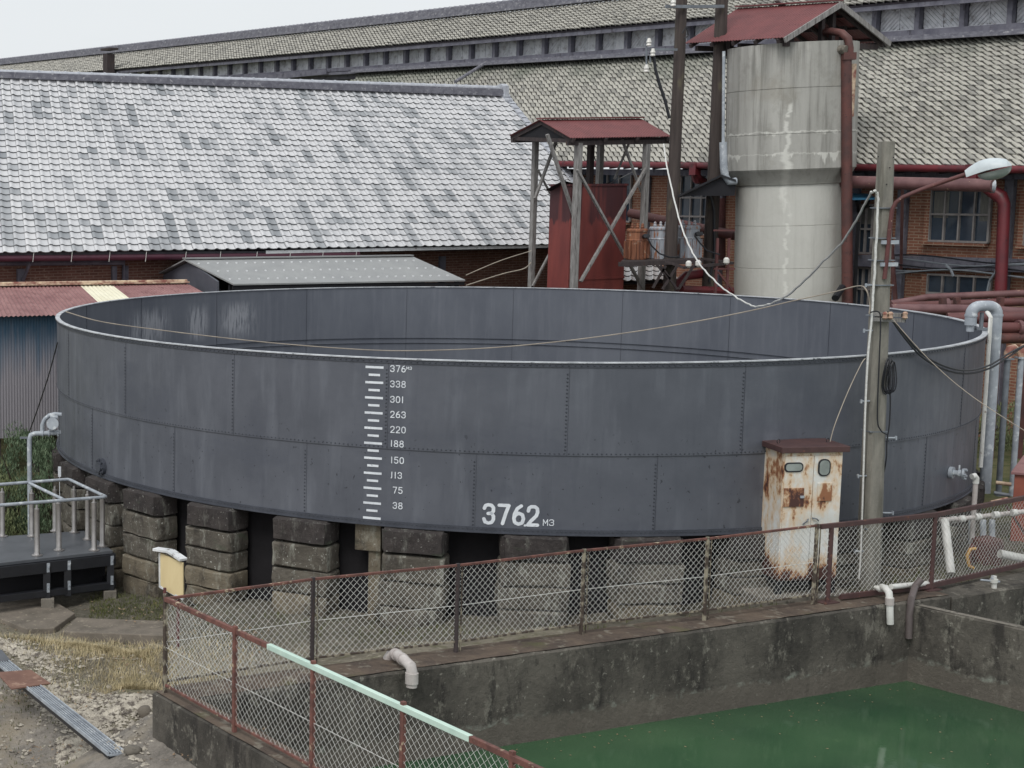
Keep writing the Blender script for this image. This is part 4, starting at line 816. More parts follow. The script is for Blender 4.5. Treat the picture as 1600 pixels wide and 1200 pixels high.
m = MB(); m.bar(r0+Z3*.03, r1+Z3*.03, .26, .035); m.tube([r0+Z3*.06, r1+Z3*.06], .03, 6); m.build('ridge_flashing', M['shedcap'], sh)
zb = .62
w0, w1 = e0+nS*.3, e1+nS*.3-dS*.3
m = MB(); m.corr(vv(w0[0], w0[1], e0[2]-.02), vv(w1[0], w1[1], e1[2]-.02), vv(w1[0], w1[1], zb-.05), vv(w0[0], w0[1], zb), 110, .004); m.build('tin_wall', M['blueshed'], sh, fix=False)
m = MB(); m.prism([vv(*w1[:2], zb), vv(*(w1+nS*4)[:2], zb), vv(*(w1+nS*4)[:2], e1[2]-.1), vv(*(w1+nS*2)[:2], r1[2]-.1), vv(*w1[:2], e1[2]-.05)], -dS*.05); m.build('gable_wall', M['greywall'], sh)
m = MB()
for k in range(9): q = lerp(w0, w1, k/8)+nS*.1; m.box(vv(q[0], q[1], (zb-.4)/2-.05), (.1, .1, zb+.5), (dS, nS, Z3))
m.build('stilt', M['darkwood'], sh)
cn = thing('grey_canopy_shed', 'flat grey sheet-metal roof with rows of white bolt caps behind the tank', 'shed', (P(500, 446, 36.8)[0], 37.3, 0))
K0 = P(365, 446, 36.5)*vv(1, 1, 0); hK = lambda px, py, off: hit(px, py, K0, nB, off)
ke0, ke1, kr1, kr0 = hK(365, 446, 0), hK(727, 439.5, 0), hK(643, 402, 1.7), hK(288, 407, 1.7)
m = MB(); m.prism([ke0, ke1, kr1, kr0], Z3*.035); m.prism([kr0+nB*1.7-Z3*.5, kr1+nB*1.7-Z3*.5, kr1, kr0], Z3*.03); m.bar(kr0+Z3*.05, kr1+Z3*.05, .2, .03); m.build('sheet_roof', M['greyroof'], cn)
m = MB()
for r, v in enumerate((.2, .52, .83)):
    for k in range(25):
        u = (k+.5+(r % 2)*.4)/25.5; q = lerp(lerp(kr0, ke0, v), lerp(kr1, ke1, v), u)+Z3*.045; m.box(q, (.045, .045, .03))
m.build('bolt_caps', M['bolt'], cn)
ge = [hK(240, 432, 3.2), hK(240, 470, 3.2), hK(342, 470, .35), hK(342, 436, .35)]
bk = kr0+nB*1.6-Z3*.5
m = MB(); fz = ke0+nB*.35; zt_ = lambda q: q
m.prism([vv(*(kr0+dB*.12)[:2], kr0[2]-.03), vv(*(kr0+dB*.12+nB*1.9)[:2], kr0[2]-.6), vv(*(kr0+dB*.12+nB*1.9)[:2], 0), vv(*(kr0+dB*.12-nB*1.35)[:2], 0), vv(*(kr0+dB*.12-nB*1.35)[:2], ke0[2]+.08)], dB*.05); m.build('gable_wall', M['greywall'], cn)
m = MB(); m.bar(ke0+nB*.05-Z3*.06, ke1+nB*.05-Z3*.06, .05, .08)
for k in range(6): q = lerp(ke0, ke1, k/5*.98+.01)+nB*.25; m.box(vv(q[0], q[1], ke0[2]/2), (.08, .08, ke0[2]), (dB, nB, Z3)); m.bar(q*vv(1, 1, 0)+Z3*(ke0[2]-.3), q*vv(1, 1, 0)+nB*1.2+Z3*ke0[2], .06, .06)
m.build('steel_frame', M['black'], cn)
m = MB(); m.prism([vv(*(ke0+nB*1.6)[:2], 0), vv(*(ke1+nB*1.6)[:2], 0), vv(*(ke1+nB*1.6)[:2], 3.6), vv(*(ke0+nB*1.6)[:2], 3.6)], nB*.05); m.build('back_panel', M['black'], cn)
# ================================================================== timber shelter and red steel tank
YF = 37.5; F0_ = P(903, 215, YF); th_ = thing('timber_shelter', 'open timber frame with small red tin gable roof around the red steel tank', 'shelter', (F0_[0], F0_[1], 0))
f0, f1 = P(892, 215.5, 37.2), hit(1050, 213, P(892, 215, 37.2)*vv(1, 1, 0), nB, 0); Wd = 2.25
ap0 = hit(843, 187, f0*vv(1, 1, 0), nB, Wd/2); ap1 = hit(1002, 185.5, f0*vv(1, 1, 0), nB, Wd/2); bk0 = hit(795, 212, f0*vv(1, 1, 0), nB, Wd); bk1 = bk0+(f1-f0)
m = MB(); m.corr(ap0, ap1, f1, f0, 38, .011, .012); m.corr(ap0, ap1, bk1, bk0, 38, .011, .012); m.build('tin_roof', M['redroof'], th_, fix=False)
m = MB(); m.bar(ap0+Z3*.03, ap1+Z3*.03, .22, .03); m.build('ridge_flashing', M['redroof'], th_)
m = MB()
for k in range(4):
    u = k/3*.94+.03; a = lerp(f0, f1, u)-Z3*.07; b = lerp(ap0, ap1, u)-Z3*.07; c_ = lerp(bk0, bk1, u)-Z3*.07; m.bar(a, b, .07, .09); m.bar(b, c_, .07, .09); m.bar(a+Z3*.0+nB*.05, c_-nB*.05, .06, .09)
m.bar(f0+nB*.12-Z3*.12, f1+nB*.12-Z3*.12, .08, .1); m.bar(bk0-nB*.12-Z3*.12, bk1-nB*.12-Z3*.12, .08, .1); m.build('rafters', M['darkwood'], th_)
m = MB(); m.poly([ap0+dB*.1-Z3*.05, f0+dB*.1-Z3*.05, bk0+dB*.1-Z3*.05]); m.build('gable_board', M['black'], th_, fix=False)
def vpost(px, py, off, ztop, w, mat, par=th_, nm='post'):
    q = hit(px, py, f0*vv(1, 1, 0), nB, off); m = MB(); m.box(vv(q[0], q[1], (ztop-.3)/2), (w, w, ztop+.3), (dB, nB, Z3)); m.build(nm, M[mat], par, bevel=.006); return q
zt = f0[2]-.1
pA_ = vpost(900.5, 330, .15, zt, .14, 'greywood'); pB_ = vpost(1006.5, 330, .15, zt, .13, 'greywood'); pC_ = vpost(833.5, 330, Wd-.25, zt+.22, .12, 'greywood'); pD_ = vpost(938, 240, Wd-.25, zt, .13, 'greywood'); pE_ = vpost(923, 240, Wd-.6, zt, .13, 'darkwood')
hf = lambda px, py, off: hit(px, py, f0*vv(1, 1, 0), nB, off)
for (a, b, o1, w) in (((907, 440), (1010, 262), .1, .075), ((902, 265), (1004, 450), .06, .07), ((855, 210), (897, 338), .4, .08), ((870, 218), (836, 310), 1.8, .07), ((832, 447), (858, 398), 1.9, .06), ((972, 218), (1002, 300), .3, .06), ((985, 218), (960, 280), 1.2, .05), ((840, 265), (860, 303), 1.9, .05)):
    m = MB(); m.bar(hf(*a, o1), hf(*b, o1), w, w*.7); m.build('brace', M['greywood'], th_)
rt = thing('red_steel_tank', 'tall box-shaped dark red steel tank standing inside the timber shelter', 'steel tank', (0, 0, 0))
fq = hf(892, 300, .45); q = fq; rt.location = (q[0], q[1], 0); ORG[rt.name] = vv(q[0], q[1], 0); zt = hf(919, 289, Wd*.42)[2]
zt = hf(919, 289, .45)[2]; f_ = vv(q[0], q[1], 0); W_, D_ = 1.72, .72; m = MB(); m.prism([f_-Z3*.3, f_+dB*W_-Z3*.3, f_+dB*W_+nB*D_-Z3*.3, f_+nB*D_-Z3*.3], Z3*(zt+.28)); m.build('tank_shell', M['redtank'], rt, bevel=.02)
m = MB()
for a, b in ((f_, f_+dB*W_), (f_+dB*W_, f_+dB*W_+nB*D_), (f_+dB*W_+nB*D_, f_+nB*D_), (f_+nB*D_, f_)): m.bar(a+Z3*zt, b+Z3*zt, .05, .05)
m.build('rim_angle', M['redtank'], rt)
m = MB(); m.bar(f_+Z3*(zt*.62)-nB*.005, f_+dB*W_+Z3*(zt*.62)-nB*.005, .02, .05); m.build('weld_band', M['redtank'], rt)
m = MB(); c0 = hf(880, 282, .5); c1 = hf(1000, 262, 1.2); pp = [lerp(c0, c1, k/8)-Z3*.25*sin(pi*k/8) for k in range(9)]
m.add([p_+Z3*.0 for p_ in pp]+[p_+nB*.6-Z3*.22 for p_ in pp], [(k, k+1, 10+k, 9+k) for k in range(8)]); tag(m.build('tarpaulin', M['blackcable'], fix=False), 'limp black tarpaulin hanging over the top of the red tank', 'tarpaulin')
# ================================================================== concrete tower with tin roof
tw = thing('concrete_water_tower', 'stained round concrete water tower with wider upper drum', 'water tower', (0, 0, 0)); YT = 37.6; q = P(1233, 400, YT)
TWX = q[0]; TWX = P(1232, 350, YT)[0]+P(1232, 350, YT)[2]*tan(radians(1.7)); tw.location = (TWX, YT, 0); ORG[tw.name] = vv(TWX, YT, 0); TC = (TWX, YT, 0)
k_ = lambda hw: hw/FPX*math.hypot(TWX, YT)*cos(atan2(TWX, YT))*1.0
# calibrate radii from silhouettes
def rad_for(pxl, py):   # perpendicular distance from the axis to the sight line through this pixel
    d = ray(pxl, py)[:2]; d = d/np.linalg.norm(d); w = vv(TWX, YT, 0)[:2]; return abs(w[0]*d[1]-w[1]*d[0])
def half_ang(a, b, py):
    da, db = ray(a, py)[:2], ray(b, py)[:2]; return abs(atan2(da[0], da[1])-atan2(db[0], db[1]))/2
DT = math.hypot(TWX, YT); Rl = DT*sin(half_ang(1146.5, 1315, 380)); Ru = DT*sin(half_ang(1131, 1336, 200))
def zat(py): return P(1233, py, YT-1)[2]
zu, zl_, zt = zat(264.5), zat(287), zat(66)
prof = []
def ring(r, z): prof.append((r, z))
ring(Rl+.02, -.3)
for z in (zat(419), zat(352)): ring(Rl+.004, z-.012); ring(Rl-.012, z-.008); ring(Rl-.012, z+.004); ring(Rl+.0, z+.008)
ring(Rl, zl_-.005); ring(Rl+.04, zl_); ring(Ru-.02, zu); ring(Ru, zu+.02)
for z in (zat(208), zat(137)): ring(Ru+.004, z-.012); ring(Ru-.014, z-.008); ring(Ru-.014, z+.004); ring(Ru, z+.008)
ring(Ru, zt); ring(Ru-.12, zt); ring(Ru-.12, zt-.4)
g = NG('tower_concrete_stained'); p = g.pos(); c = g.mix(g.ramp(g.noise(.8, (3, 3, .3), 6), .35, .65), C(178, 177, 171), C(154, 153, 147))
c = g.mix(g.ramp(g.noise(2, (4, 4, .25), 7), .52, .7, 0, .75), c, C(120, 119, 113)); c = g.mix(g.ramp(g.noise(1.7, (1, 1, .8), 9, .7), .52, .66, 0, .5), c, C(134, 132, 124)); c = g.mix(g.math('MULTIPLY', g.ramp(p[2], zt-1.3, zt), g.ramp(g.noise(1.6, (5, 5, .12), 6), .45, .62, 0, .5)), c, C(96, 95, 92)); c = g.mix(g.ramp(g.noise(1.2, detail=6), .55, .7, 0, .3), c, C(142, 134, 118))
lowl = g.ramp(p[2], zl_-.6, zl_); c = g.mix(g.math('MULTIPLY', g.ramp(p[2], zu+.05, zl_-.1), .6), c, C(212, 212, 204))
# white lime runs from the joints
an = g.math('ARCTAN2', p[0], g.math('MULTIPLY', p[1], -1)); wig = g.math('ADD', an, g.ramp(g.noise(1.5, (0, 0, 1), 4), .3, .7, -.12, .12)); a1 = .33-radians(25)+.0
AT = atan2(TWX, YT)
cr = g.math('MULTIPLY', g.ramp(g.math('ABSOLUTE', g.math('SUBTRACT', wig, -AT-.04)), .015, .045, 1, 0), g.math('MULTIPLY', g.ramp(p[2], zat(150), zat(165)), g.ramp(g.noise(4, (.3, .3, 1), 3), .45, .5)))
def lime(z, down, thr, zr): # ragged line at joint z running down
    e = g.math('SUBTRACT', z, p[2]); e = g.math('ADD', e, g.ramp(g.noise(4, detail=5), .3, .7, -.04, .04)); ragged = g.math('MULTIPLY', g.ramp(g.noise(5, (2, 2, .08), 6, .7), .35, .7, 0, down), g.ramp(g.noise(1.5, (1.4, 1.4, .1), 4), thr, thr+.16)); return g.math('MULTIPLY', g.ramp(e, -.03, -.01), g.ramp(g.math('SUBTRACT', ragged, e), -.01, .03))
l1 = lime(zat(206), .09, .4, 0); l2 = lime(zat(240), .35, .48, 0)
crk = g.math('MULTIPLY', g.ramp(g.math('ABSOLUTE', g.math('SUBTRACT', wig, -AT-.05)), .03, .09, 1, 0), g.math('MULTIPLY', g.math('LESS_THAN', p[2], zat(236)), g.ramp(g.math('ADD', p[2], g.ramp(g.noise(6, (3, 3, .2)), .3, .7, -.5, .5)), zat(350), zat(300))))
w_ = g.math('MAXIMUM', g.math('MAXIMUM', l1, l2), g.math('MAXIMUM', crk, cr)); c = g.mix(g.math('MULTIPLY', w_, .6), c, C(222, 222, 214))
dk = g.math('MULTIPLY', g.ramp(p[2], zl_-.02, zl_+.03), g.ramp(p[2], zu-.02, zu+.0, 1, 0)); c = g.mix(g.math('MULTIPLY', dk, .35), c, C(112, 110, 106))
g.bump(g.noise(14, (1, 1, .6), 8), .4, .02); M['tower'] = g.done(c, .92, spec=.25)
m = MB(); m.lathe(TC, prof, 64, caps=False); m.build('concrete_shaft', M['tower'], tw, smooth=True, fix=True).rotation_euler = (0, -radians(1.7), 0)
m = MB(); m.lathe(TC, [(.01, zt-.35), (Ru-.1, zt-.35)], 40, caps=False); m.build('drum_cover', M['black'], tw).rotation_euler = (0, -radians(1.7), 0)
# roof
fe = P(1225, 58, 36.0); O_ = fe*vv(1, 1, 0); hT = lambda px, py, off: hit(px, py, O_, nB, off)   # nB measured off the front eave corner? gable faces right
g0, g1 = P(1225, 58.5, 36.1), None
O2 = g0*vv(1, 1, 0); hG = lambda px, py: hit(px, py, O2, dA, 0)       # gable plane (contains dB)
apx = hG(1313, 3); g2 = hG(1390, 65)
bf = hit(1070, 67.5, O2, nA*0+dB, 0) ; bfar = hit(1153, 13, apx*vv(1, 1, 0), dB, 0); b2 = g2+(bf-g0)
m = MB(); m.corr(bfar, apx, g0, bf, 34, .011, .012); m.corr(bfar, apx, g2, b2, 34, .011, .012); m.build('tin_roof', M['redroof'], tw, fix=False)
m = MB(); m.bar(bfar+Z3*.04, apx+Z3*.04, .22, .03); m.build('ridge_flashing', M['redroof'], tw)
m = MB(); o_ = -dA*.02; m.bar(g0+o_-Z3*.06, apx+o_-Z3*.06, .04, .12); m.bar(g2+o_-Z3*.06, apx+o_-Z3*.06, .04, .12); m.build('barge_board', M['greywood'], tw)
m = MB()
for k in range(5):
    u = .06+k*.22; a = lerp(g0, bf, u); b = lerp(apx, bfar, u); c_ = lerp(g2, b2, u); m.bar(a-Z3*.08, b-Z3*.08, .06, .09); m.bar(b-Z3*.08, c_-Z3*.08, .06, .09)
    if k in (0, 2, 4): m.bar(a-Z3*.12+dB*.2, c_-Z3*.12-dB*.2, .08, .12)
for v in (.3, .6, .9): m.bar(lerp(apx, g0, v)-Z3*.04, lerp(bfar, bf, v)-Z3*.04, .05, .05); m.bar(lerp(apx, g2, v)-Z3*.04, lerp(bfar, b2, v)-Z3*.04, .05, .05)
for u in (.2, .8):
    for v in (.25, .75): q = lerp(lerp(g0, g2, v), lerp(bf, b2, v), u); m.box(vv(q[0], q[1], (zt+q[2])/2+.1), (.12, .12, q[2]-zt+.5), (dB, nB, Z3))
for v in (.45, .55): q = lerp(g0, g2, v)+dA*.3; m.box(vv(q[0], q[1], (q[2]+apx[2])/2-.1), (.1, .1, apx[2]-q[2]-.2), (dB, nB, Z3))
m.build('roof_frame', M['darkwood'], tw)
m = MB(); q = lerp(bfar, apx, .42); m.bar(q+Z3*.05+dB*.2-Z3*.1, q+Z3*.14-dB*.1, .14, .05); m.build('loose_board', M['greywood'], tw)
# pipes on the tower

t = thing('overflow_pipe', 'brown pipe curving out under the tower roof and running down its right side', 'pipe', (P(1328, 470, 36.4)[0], 36.4, 0))
yp = 36.3; pts_ = [P(1283, 51, 37.2), P(1300, 49, 36.8), P(1316, 52, yp+.1), P(1325, 60, yp), P(1327.5, 75, yp)]; q = pts_[-1]
m = MB(); m.tube(pts_+[vv(q[0], q[1], P(1327, 88, yp)[2])], .085, 12); m.box(vv(q[0]-.04, q[1], P(1326, 88, yp)[2]), (.28, .26, .16)); m.build('upper_bend', M['brownpipe'], t, smooth=True)
q2 = P(1322, 92, yp); m = MB(); q5 = P(1324, 480, yp); m.tube([q2, q5, q5+(q5-q2)*.45], .115, 12); m.build('down_pipe', M['brownpipe'], t, smooth=True)
q3 = P(1331, 100, yp+.1); m = MB(); m.tube([q3, vv(q3[0], q3[1], P(1329, 182, yp)[2])], .1, 10); m.build('wrapped_pipe', M['rustwrap'] if 'rustwrap' in M else M['shedcap'], t, smooth=True)
m = MB(); m.tube([P(1305, 466, 35.8), P(1316, 449, 36.2)][::-1], .08, 8); m.build('side_stub', M['darksteel'], t)
m = MB(); a = P(1309, 77, 36.35); m.tube([a, P(1322, 78, 36.2)], .1, 12); tag(m.build('stub_pipe', M['plinth'], smooth=True), 'short grey stub pipe near the top right of the concrete tower', 'pipe')
t = thing('drain_pipe', 'pale blue-grey drain pipe hugging the left side of the concrete tower', 'pipe', (P(1133, 400, 36.9)[0], 36.9, 0))
yq = 37.0; m = MB(); a = P(1131, 80, yq); m.tube([a, P(1130, 225, yq)], .035, 8); m.tube([P(1130, 222, yq), P(1131, 262, yq), P(1133, 275, yq), P(1139, 284, yq), P(1150, 283, yq)], .085, 10); m.build('pipe_run', M['galv'], t, smooth=True)
# ================================================================== timber utility poles and transformers
def upole(px, py, Y, zt, r0, r1, label):
    q = P(px, py, Y); t = thing('utility_pole', label, 'utility pole', (q[0], Y, 0), 'tarred timber poles behind the tank'); m = MB(); n_ = 14
    m.tube([vv(q[0]+random.uniform(-.008, .008), Y, -.3+(zt+.3)*k/n_) for k in range(n_+1)], [r0+(r1-r0)*k/n_ for k in range(n_+1)], 12); m.build('pole', M['polewood'], t, smooth=True); return t, q
t1, p1 = upole(1048, 400, 37.2, 11.5, .16, .115, 'dark timber utility pole in front of the transformers')
def arm(t, a, b, w=.07, h=.08, nm='crossarm', mat='galv_dk'): m = MB(); m.bar(a, b, w, h); m.build(nm, M[mat], t)
arm(t1, P(1040, 10, 37), P(1078, 10.5, 37), .06, .07); arm(t1, P(1014, 77, 37), P(1058, 77.5, 37), .05, .05)
for k, (x, y0, y1) in enumerate(((1010, 58, 107), (1016, 76, 98))): m = MB(); m.tube([P(x, y0, 36.9), P(x, y1, 36.9)], .02, 6); m.build('bracket_rod', M['galv_dk'], t1)
for (x, y) in ((1010, 107), (1020, 82), (1014, 66), (1052, 4)): m = MB(); c_ = P(x, y, 36.85); m.lathe(c_, [(.02, -.09), (.06, -.07), (.045, -.03), (.06, 0), (.045, .04), (.03, .09)], 10); m.build('insulator', M['porcelain'], t1, smooth=True)
m = MB(); m.tube([P(x, y, 36.9) for x, y in ((1016, 82), (1022, 90), (1024, 108), (1030, 130), (1040, 160), (1046, 185))], .035, 6); m.tube([P(x, y, 36.9) for x, y in ((1066, 52), (1072, 42), (1076, 55), (1070, 60))], .02, 5); m.build('service_cable', M['blackcable'], t1)
t2, p2 = upole(1110, 400, 38.2, 11.5, .175, .13, 'second dark timber utility pole between the first pole and the concrete tower')
arm(t2, P(1078, 10.5, 38), P(1131, 10, 38), .06, .07)
m = MB(); m.tube([P(x, y, 38) for x, y in ((1106, 300), (1112, 312), (1116, 330), (1116, 400), (1108, 440))], .03, 6); m.build('service_cable', M['blackcable'], t2)
pf = thing('transformer_platform', 'rusty steel shelf carried on the timber poles under the transformers', 'platform', P(1010, 410, 37))
m = MB(); m.bar(P(968, 413, 36.7), P(1096, 408, 37.0), .12, .1); m.bar(P(1040, 408, 36.3), P(1068, 418, 36.2), .06, .06); m.bar(P(1068, 418, 36.2), P(1145, 411, 36.5), .06, .06); m.bar(P(1096, 404, 37.4), P(1145, 411, 36.5), .06, .05)
m.prism([P(970, 411, 36.8), P(1090, 407, 37.0), P(1092, 404, 37.9), P(975, 407, 37.8)], (0, 0, .04))
for a, b in (((1040, 415), (1020, 450)), ((1032, 415), (1058, 452)), ((1058, 416), (1035, 452)), ((1086, 412), (1060, 452)), ((1025, 412), (1045, 435))): m.bar(P(*a, 36.8), P(*b, 36.8), .05, .05)
m.build('steel_shelf', M['darkwood'], pf)
for x, y in ((1076, 412), (1091, 411), (1135, 407)): m = MB(); c_ = P(x, y, 36.2); m.lathe(c_, [(.03, -.09), (.065, -.05), (.065, .03), (.03, .07)], 12); m.build('insulator', M['porcelain'], pf, smooth=True)
def transformer(px, w, ytop, Y, mat, label):
    c_ = P(px, 405, Y); z0 = c_[2]; z1 = P(px, ytop, Y)[2]; r = w/2/FPX*Y; t = thing('pole_transformer', label, 'transformer', (c_[0], Y, z0), 'transformers on the pole shelf'); H = z1-z0
    m = MB(); m.lathe((c_[0], Y, z0), [(r*.92, 0), (r*.95, H*.6), (r, H*.62), (r*.93, H*.66), (r*.9, H*.93)], 20)
    for k in range(14): a = 2*pi*k/14; m.box((c_[0]+sin(a)*r, Y-cos(a)*r, z0+H*.32), (.02, .09, H*.56), (vv(cos(a), sin(a), 0), vv(-sin(a), cos(a), 0), Z3))
    m.build('finned_can', M[mat], t)
    m = MB(); m.lathe((c_[0], Y, z0), [(r*.98, H*.9), (r*1.0, H*.95), (r*.9, H)], 20)
    for dx in (-.5, 0, .5): m.lathe((c_[0]+r*dx, Y, z0+H), [(.03, 0), (.045, .03), (.03, .06), (.035, .09), (.015, .12)], 8)
    m.build('lid', M['transformer_rust' if mat == 'transformer_rust' else 'transformer'], t)
    m = MB(); m.tube([(c_[0]+r*.3, Y-r*1.0, z0+H*.75), (c_[0]+r*.3, Y-r*1.35, z0+H*.78)], .05, 8); m.tube([(c_[0]+r*.6, Y-r*.9, z0+H*.75), (c_[0]+r*.6, Y-r*1.25, z0+H*.77)], .05, 8); m.build('bushing', M['blackcable'], t)
transformer(994, 32, 357, 37.4, 'transformer_rust', 'heavily rusted orange-brown transformer next to the red tank'); transformer(1030, 34, 354, 37.6, 'transformer', 'grey finned transformer with rust stains left of the timber pole'); transformer(1074, 36, 352, 37.8, 'transformer', 'grey finned transformer immediately right of the timber pole')
m = MB(); m.tube([P(x, y, 36.3) for x, y in ((1012, 372), (1018, 384), (1030, 396), (1045, 402), (1062, 402))], .018, 5); m.tube([P(x, y, 36.3) for x, y in ((1085, 368), (1094, 380), (1105, 392), (1125, 398))], .018, 5); tag(m.build('drooping_cable', M['blackcable']), 'thin black cables drooping between the transformers', 'cable')
# dark lean-to roof beside the tower
t = thing('dark_gable_shelter', 'small dark pitched shelter roof on red steel legs left of the tower', 'shelter', (P(1110, 440, 36)[0], 36, 0))
a, b = P(1059, 308.5, 36.6), P(1127, 276, 36.9); vr = n2(.42, .9); m = MB(); m.prism([a, b, b+vr*2.2, a+vr*2.2], (0, 0, .05)); m.prism([b, P(1150, 284, 36.9), P(1150, 284, 36.9)+vr*2.2, b+vr*2.2], (0, 0, .05)); m.build('tin_roof', M['blackcable'], t)
m = MB(); m.poly([a+vr*.1, b+vr*.1-Z3*.03, P(1150, 288, 37), P(1148, 306, 37), P(1075, 306, 36.8)]); m.build('gable_board', M['black'], t, fix=False)
m = MB()
for x in (1121, 1139): q = P(x, 380, 36.4); m.box(vv(q[0], q[1], 2.1), (.05, .05, 5.0))
for y in (360, 420): m.bar(P(1115, y, 36.4), P(1148, y, 36.4), .04, .04)
m.bar(P(1122, 425, 36.4), P(1146, 455, 36.4), .04, .04); m.build('red_steel_leg', M['redpipe'], t)
t = thing('blue_canopy', 'small bright blue sheet roof seen between the tower and the pole', 'canopy', P(1340, 312, 38))
m = MB(); m.prism([P(1300, 296, 39.2), P(1336, 295, 39.2), P(1370, 312, 37.6), P(1300, 313, 37.6)], (0, 0, .04)); m.build('sheet_roof', M['blueroof'], t)
m = MB(); m.bar(P(1338, 314, 37.8), P(1346, 345, 38.6), .05, .05); m.bar(P(1358, 314, 37.8), P(1346, 340, 38.6), .05, .05); q = P(1341, 350, 38); m.box(vv(q[0], q[1], 2.4), (.06, .06, 5)); m.build('bracket', M['darksteel'], t)
# ================================================================== pipe rack at the right
def pipe(pts, r, mat, label, name='steam_pipe', group='brown pipes of the rack at the right', fl=()):
    q = [P(*a) for a in pts]; t = thing(name, label, 'pipe', q[0]*vv(1, 1, 0), group); m = MB(); m.tube(q, r, 14); m.build('pipe_run', M[mat], t, smooth=True)
    for f in fl: c_ = lerp(q[-2], q[-1], f); d = (q[-1]-q[-2])/np.linalg.norm(q[-1]-q[-2]); m = MB(); m.tube([c_-d*.035, c_+d*.035], r+.045, 14); m.build('flange', M['mauvepipe'], t, smooth=True)
pipe([(1392, 475, 33.5), (1450, 464.5, 33.5), (1650, 456, 33)], .075, 'mauvepipe', 'uppermost thin brown pipe of the rack, bending at its left end')
pipe([(1394, 479, 32.5), (1640, 470, 32)], .085, 'redpipe', 'second brown pipe of the rack, just below the bent top one', fl=(.35,))
pipe([(1392, 483, 31.2), (1520, 484, 31), (1640, 491, 31)], .1, 'mauvepipe', 'dull mauve pipe of the rack passing behind the gooseneck top', fl=(.1, .3))
pipe([(1480, 498, 30.5), (1640, 494, 30)], .115, 'redpipe', 'thick red-brown pipe of the rack level with the gooseneck mouth', fl=(.5, .85))
pipe([(1530, 512, 30), (1594, 512, 30)], .1, 'redpipe', 'short capped red-brown pipe of the rack above the elbows', fl=(.97,))
pipe([(1530, 529, 30), (1640, 526, 30)], .11, 'brownpipe', 'lowest dark brown pipe of the rack behind the two pipe elbows')
m = MB()
for x in (1471, 1493, 1561, 1606): q = P(x, 500, 31.3); m.box(vv(q[0], q[1], 1.6), (.1, .1, 4.0))
m.bar(P(1440, 492, 31.3), P(1640, 493, 31), .08, .08); tag(m.build('pipe_rack_frame', M['brownpipe']), 'brown steel posts and rail holding up the pipes at the right', 'pipe rack')
# gooseneck
t = thing('gooseneck_pipe', 'fat pale grey gooseneck pipe hooking over the right rim of the tank', 'pipe', (P(1548, 700, 24.6)[0], 24.6, 0)); YG = 24.6
qv = P(1550, 600, YG); x_ = qv[0]; rG = .083
top = P(1555, 480, YG)[2]+.02
def gp(dx, z, dy=0): return vv(x_+dx, YG+dy, z)
span = (P(1555, 500, YG)-P(1515, 500, YG))[0]
arc = lambda cx_, cz, r, a0, a1: [gp(cx_+r*cos(a0+(a1-a0)*k/6), cz+r*sin(a0+(a1-a0)*k/6), -.15*0) for k in range(7)]
r_ = .13; pts_ = [gp(0, P(1545, 770, YG)[2]), gp(0, top-r_)]+arc(-r_, top-r_, r_, 0, pi/2)[1:]+arc(-span+r_, top-r_, r_, pi/2, pi)+[gp(-span, P(1510, 508, YG)[2])]
m = MB(); m.tube(pts_, rG, 16); m.tube([gp(-span, P(1510, 500, YG)[2]), gp(-span, P(1510, 518, YG)[2])], .055, 12)
for z in (top-r_-.02,): m.tube([gp(0, z-.01), gp(0, z+.02)], rG+.008, 16); m.tube([gp(-span, z-.01), gp(-span, z+.02)], rG+.008, 16)
m.build('gooseneck', M['galv'], t, smooth=True)
m = MB(); q = P(1525, 500, YG); m.tube([vv(x_-span*.55, YG+.02, top-.1), vv(x_-span*.55, YG+.02, TT+.02)], .03, 8); m.box(vv(x_-span*.5, YG+.02, TT+.02), (.22, .12, .03)); m.build('rim_clamp', M['galv_dk'], t)
m = MB(); q = P(1541, 600, 24.2); m.tube([vv(q[0]+.0, 24.2, P(1541, 730, 24.2)[2]), vv(q[0], 24.2, P(1541, 496, 24.2)[2]), vv(q[0]+.02, 24.3, P(1545, 491, 24.2)[2]), vv(q[0]+.06, 24.4, P(1549, 490, 24.2)[2])], .03, 8); tag(m.build('conduit_pipe', M['pvcw'], smooth=True), 'thin white conduit running up just left of the gooseneck pipe', 'pipe')
for k, (x, yt, lab) in enumerate(((1569, 543, 'left of two grey vertical pipes with tan elbows at the right edge'), (1590, 541, 'right of two grey vertical pipes with tan elbows at the right edge'))):
    t = thing('vertical_pipe', lab, 'pipe', (P(x, 745, 26)[0], 26, 0), 'pair of grey pipes with tan elbows'); q = P(x, 640, 26); zt = P(x, yt+12, 26)[2]
    m = MB(); m.tube([vv(q[0], 26, P(x-3, 775, 26)[2]), vv(q[0], 26, zt)], .045, 10); m.box(vv(q[0], 26, zt-.06), (.15, .12, .03)); m.build('pipe_run', M['galv_dk' if k == 0 else 'galv'], t, smooth=True)
    m = MB(); m.tube([vv(q[0], 26, zt-.05), vv(q[0], 26, zt+.04), vv(q[0]+.03, 26, zt+.11), vv(q[0]+.1, 26.02, zt+.12), vv(q[0]+.17, 26.05, zt+.06)], .06, 10); m.build('elbow', M['shedcap'], t, smooth=True)
bx = thing('orange_red_cabinet', 'orange-red metal box cut by the right edge behind the fence', 'cabinet', (P(1600, 800, 24)[0], 24, .3)); q = P(1581, 800, 23.6)
z0, z1 = .2, P(1582, 741, 23.6)[2]; bd, bw = n2(.66, .75), n2(.92, -.39); c0 = vv(q[0], q[1], 0); m = MB(); m.prism([c0+Z3*z0, c0+bw*1.1+Z3*z0, c0+bw*1.1+bd*.8+Z3*z0, c0+bd*.8+Z3*z0], Z3*(z1-z0)); m.build('box_body', M['orange'], bx, bevel=.01)
